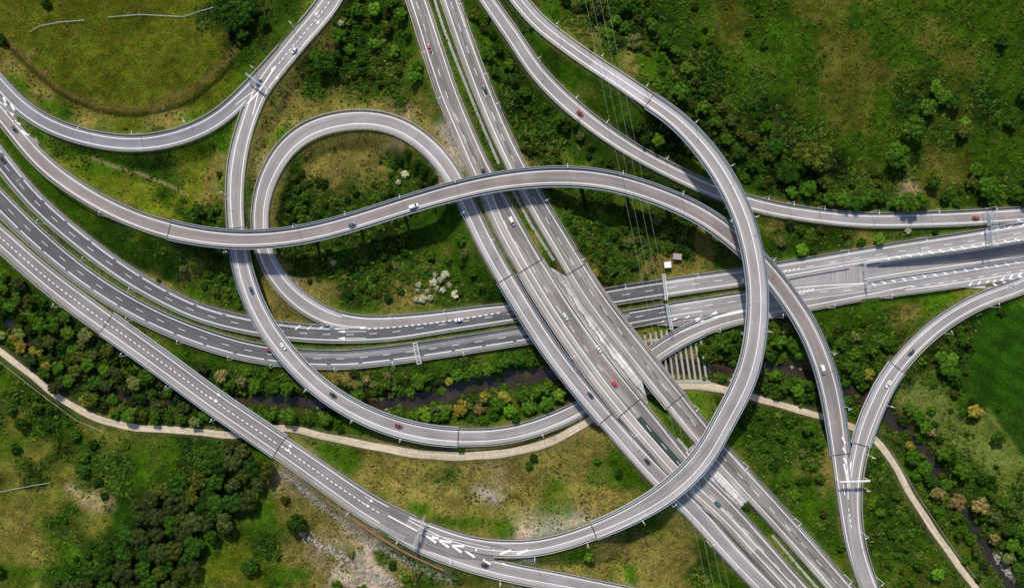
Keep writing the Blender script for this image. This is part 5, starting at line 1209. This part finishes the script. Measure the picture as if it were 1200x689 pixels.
def scatter(name, label, keys, seed):
    rg = np.random.default_rng(seed); nmax = max(TY[k][3] for k in keys)
    n = int(nmax*620*362*1.15*1.18); x = rg.uniform(-360, 360, n); y = rg.uniform(-220, 220, n)
    ii = np.clip(np.searchsorted(xs, x)-1, 0, nx-2); jj = np.clip(np.searchsorted(ys, y)-1, 0, ny-2)
    z = TZ[jj, ii]; u, v = project(x, y, z); j1, j2 = jit(u, v)
    cw = cover_weights(u, v, j1, j2); pick = rg.random(n); ty = np.zeros(n, int)-1; acc = np.zeros(n)
    for idx, w in cw:
        acc = acc+w; ty = np.where((ty < 0) & (pick <= acc+1e-9), idx, ty)
    ty = np.where(ty < 0, cw[0][0], ty)
    dens = np.array([TY[k][3] if k in keys else 0 for k in KEYS])[ty]
    clump = fbm(x, y, 7, 900, 3); clump2 = fbm(x, y, 22, 930, 2)
    keep = rg.random(n) < dens/nmax*np.clip((clump-.30)*3.2, .12, 1)*np.clip(.4+clump2*1.2, 0, 1)
    e = edge[jj, ii]; keep &= e > 1.5+.6*rg.random(n)
    keep &= z > -1.9
    keep &= FA[jj, ii] < .5
    low = np.ones(n, bool)
    for a in ('River',):
        q = r_[a]
    x, y, z, ty, e = x[keep], y[keep], z[keep], ty[keep], e[keep]; m = len(x)
    A_ = np.array([TY[k][1] for k in KEYS])[ty]; B_ = np.array([TY[k][2] for k in KEYS])[ty]
    t = np.clip((fbm(x, y, 11, 960, 3)-.5)*3+.5+rg.normal(0, .28, m), 0, 1)[:, None]
    col = (A_*(1-t)+B_*t)*np.array([1.0, .84, 1.1])*rg.uniform(.6, 1.55, (m, 1))*(.75+.6*fbm(x, y, 5, 991, 2))[:, None]*rg.uniform(.92, 1.08, (m, 3))
    S0 = np.array([TY[k][4][0] for k in KEYS])[ty]; S1 = np.array([TY[k][4][1] for k in KEYS])[ty]
    sc = S0+(S1-S0)*rg.random(m)**1.8; sc = np.minimum(sc, np.maximum(.35, (e-1.2)*.5))
    me_ = bpy.data.meshes.new(name); me_.vertices.add(m); me_.vertices.foreach_set('co', np.stack([x, y, z-.05], -1).astype(np.float32).ravel())
    at_ = me_.attributes.new('tint', 'FLOAT_COLOR', 'POINT'); at_.data.foreach_set('color', np.c_[col, np.ones(m)].astype(np.float32).ravel())
    at_ = me_.attributes.new('size', 'FLOAT', 'POINT'); at_.data.foreach_set('value', sc.astype(np.float32))
    at_ = me_.attributes.new('turn', 'FLOAT', 'POINT'); at_.data.foreach_set('value', rg.uniform(0, 6.28, m).astype(np.float32))
    at_ = me_.attributes.new('pick', 'INT', 'POINT'); at_.data.foreach_set('value', rg.integers(0, 6, m).astype(np.int32))
    o = link(name, me_, None, [M['leafi']]); tag(o, label, 'undergrowth', kind='stuff')
    o.modifiers.new('scatter', 'NODES').node_group = NG
    print(name, m)
NG = bpy.data.node_groups.new('scatter', 'GeometryNodeTree')
NG.interface.new_socket('Geometry', in_out='INPUT', socket_type='NodeSocketGeometry'); NG.interface.new_socket('Geometry', in_out='OUTPUT', socket_type='NodeSocketGeometry')
nn = NG.nodes; gi = nn.new('NodeGroupInput'); go = nn.new('NodeGroupOutput'); iop = nn.new('GeometryNodeInstanceOnPoints'); ci = nn.new('GeometryNodeCollectionInfo')
ci.inputs['Collection'].default_value = TC; ci.inputs['Separate Children'].default_value = True; ci.inputs['Reset Children'].default_value = True
def na(nm, ty):
    a = nn.new('GeometryNodeInputNamedAttribute'); a.data_type = ty; a.inputs['Name'].default_value = nm; return a.outputs['Attribute']
lk = NG.links.new; lk(gi.outputs[0], iop.inputs['Points']); lk(ci.outputs[0], iop.inputs['Instance']); iop.inputs['Pick Instance'].default_value = True
lk(na('pick', 'INT'), iop.inputs['Instance Index']); lk(na('size', 'FLOAT'), iop.inputs['Scale'])
cx = nn.new('ShaderNodeCombineXYZ'); lk(na('turn', 'FLOAT'), cx.inputs[2])
lk(cx.outputs[0], iop.inputs['Rotation']); lk(iop.outputs[0], go.inputs[0])
scatter('dense_undergrowth', 'dark dense brambles and scrub filling the hollows and river banks', 'kKwso', 11)
scatter('grass_tufts', 'green and olive grass tufts and weeds on slopes and verges', 'gGyfpm', 12)
scatter('dry_scrub', 'dry straw-coloured scrub and weeds on open ground', 'dDbh', 13)

# the smaller bushes past the countable ones, joined as one scattered object
BC = bpy.data.collections.new('bush_shapes')
for i in range(4):
    me_ = CR[i].copy(); me_.materials.clear(); me_.materials.append(M['leafi']); o = bpy.data.objects.new('bush_shape', me_); BC.objects.link(o)
pts = []; cols = []; szs = []
for (u, v, rp, kind, where, hf) in REST:
    x, y, z = G3(u, v); k = KC[kind]; j = random.uniform(.82, 1.2); pts.append((x, y, z+.1)); cols.append((k[0]*j, k[1]*j, k[2]*j, 1)); szs.append(rp*PX)
for (u0, v0, u1, v1, n, k0) in ((0, 320, 300, 500, 120, 'gdl'), (300, 425, 680, 500, 110, 'glp'), (820, 380, 1010, 500, 90, 'gdl'), (1040, 380, 1200, 689, 120, 'gdo'), (690, 0, 900, 240, 110, 'gdoe'), (360, 0, 500, 110, 50, 'gdo'), (320, 200, 570, 350, 90, 'gdo'), (640, 230, 860, 340, 80, 'gdo'), (560, 20, 700, 200, 50, 'gdo'), (0, 560, 330, 689, 60, 'de'), (880, 200, 1200, 245, 50, 'god'), (1010, 540, 1150, 689, 50, 'gl'), (860, 480, 980, 620, 50, 'gd')):
    for _ in range(n):
        a = (random.uniform(u0, u1), random.uniform(v0, v1), random.uniform(2.6, 5.5), random.choice(k0), '', 1)
        c_ = MAP[min(22, int(a[1]/30))][min(39, int(a[0]/30))]
        if c_ not in 'kKswoG' or not tree_ok(*a): continue
        x, y, z = G3(a[0], a[1]); k = KC[a[3]]; j = random.uniform(.75, 1.25); pts.append((x, y, z)); cols.append((k[0]*j, k[1]*j, k[2]*j, 1)); szs.append(a[2]*PX)
m = len(pts); me_ = bpy.data.meshes.new('low_bushes'); me_.from_pydata(pts, [], [])
me_.attributes.new('tint', 'FLOAT_COLOR', 'POINT').data.foreach_set('color', np.array(cols, np.float32).ravel())
me_.attributes.new('size', 'FLOAT', 'POINT').data.foreach_set('value', np.array(szs, np.float32))
me_.attributes.new('turn', 'FLOAT', 'POINT').data.foreach_set('value', rng.uniform(0, 6.28, m).astype(np.float32))
me_.attributes.new('pick', 'INT', 'POINT').data.foreach_set('value', rng.integers(0, 4, m).astype(np.int32))
NG2 = NG.copy()
for nd in NG2.nodes:
    if nd.bl_idname == 'GeometryNodeCollectionInfo': nd.inputs['Collection'].default_value = BC
o = link('low_bushes', me_, None, [M['leafi']]); tag(o, 'small rounded bushes crowding between the larger trees and along the river', 'bushes', kind='stuff')
o.modifiers.new('scatter', 'NODES').node_group = NG2; print('low bushes', m)

RC = bpy.data.collections.new('stone_shapes')
for i in range(5): o = bpy.data.objects.new('stone', RK[i]); RC.objects.link(o)
pts = []; szs = []
def rub(line, wd, n, s0, s1):
    for _ in range(n):
        k = random.randrange(len(line)-1); t = random.random(); a, b = line[k], line[k+1]
        x, y, z = G3(a[0]+(b[0]-a[0])*t+random.gauss(0, wd), a[1]+(b[1]-a[1])*t+random.gauss(0, wd))
        i = int(np.searchsorted(xs, x)); j = int(np.searchsorted(ys, y))
        if edge[j, i] < 1.2: continue
        pts.append((x, y, z)); szs.append(random.uniform(s0, s1))
rub([(330, 552), (362, 580), (400, 611), (440, 640), (480, 662), (530, 682)], 2.0, 620, .15, .55)
rub([(352, 625), (385, 643), (415, 662), (440, 676), (465, 684)], 3.2, 300, .2, .75)
rub([(522, 152), (540, 180), (556, 205)], 3, 160, .2, .6)
rub([(1162, 648), (1173, 664), (1186, 676)], 3, 120, .2, .8)
rub([(922, 432), (942, 438)], 3, 70, .2, .7); rub([(448, 468), (460, 478)], 4, 60, .15, .45); rub([(855, 445), (875, 437)], 3, 60, .2, .6)
rub([(340, 320), (352, 345), (372, 362)], 3, 160, .15, .4)
m = len(pts); me_ = bpy.data.meshes.new('rubble'); me_.from_pydata(pts, [], [])
me_.attributes.new('size', 'FLOAT', 'POINT').data.foreach_set('value', np.array(szs, np.float32))
me_.attributes.new('turn', 'FLOAT', 'POINT').data.foreach_set('value', rng.uniform(0, 6.28, m).astype(np.float32))
me_.attributes.new('pick', 'INT', 'POINT').data.foreach_set('value', rng.integers(0, 5, m).astype(np.int32))
NG3 = NG.copy()
for nd in NG3.nodes:
    if nd.bl_idname == 'GeometryNodeCollectionInfo': nd.inputs['Collection'].default_value = RC
o = link('rubble', me_, None, [ROCKM]); tag(o, 'pale broken stones strewn on the banks below the ramps and at the river', 'rubble', kind='stuff')
o.modifiers.new('scatter', 'NODES').node_group = NG3
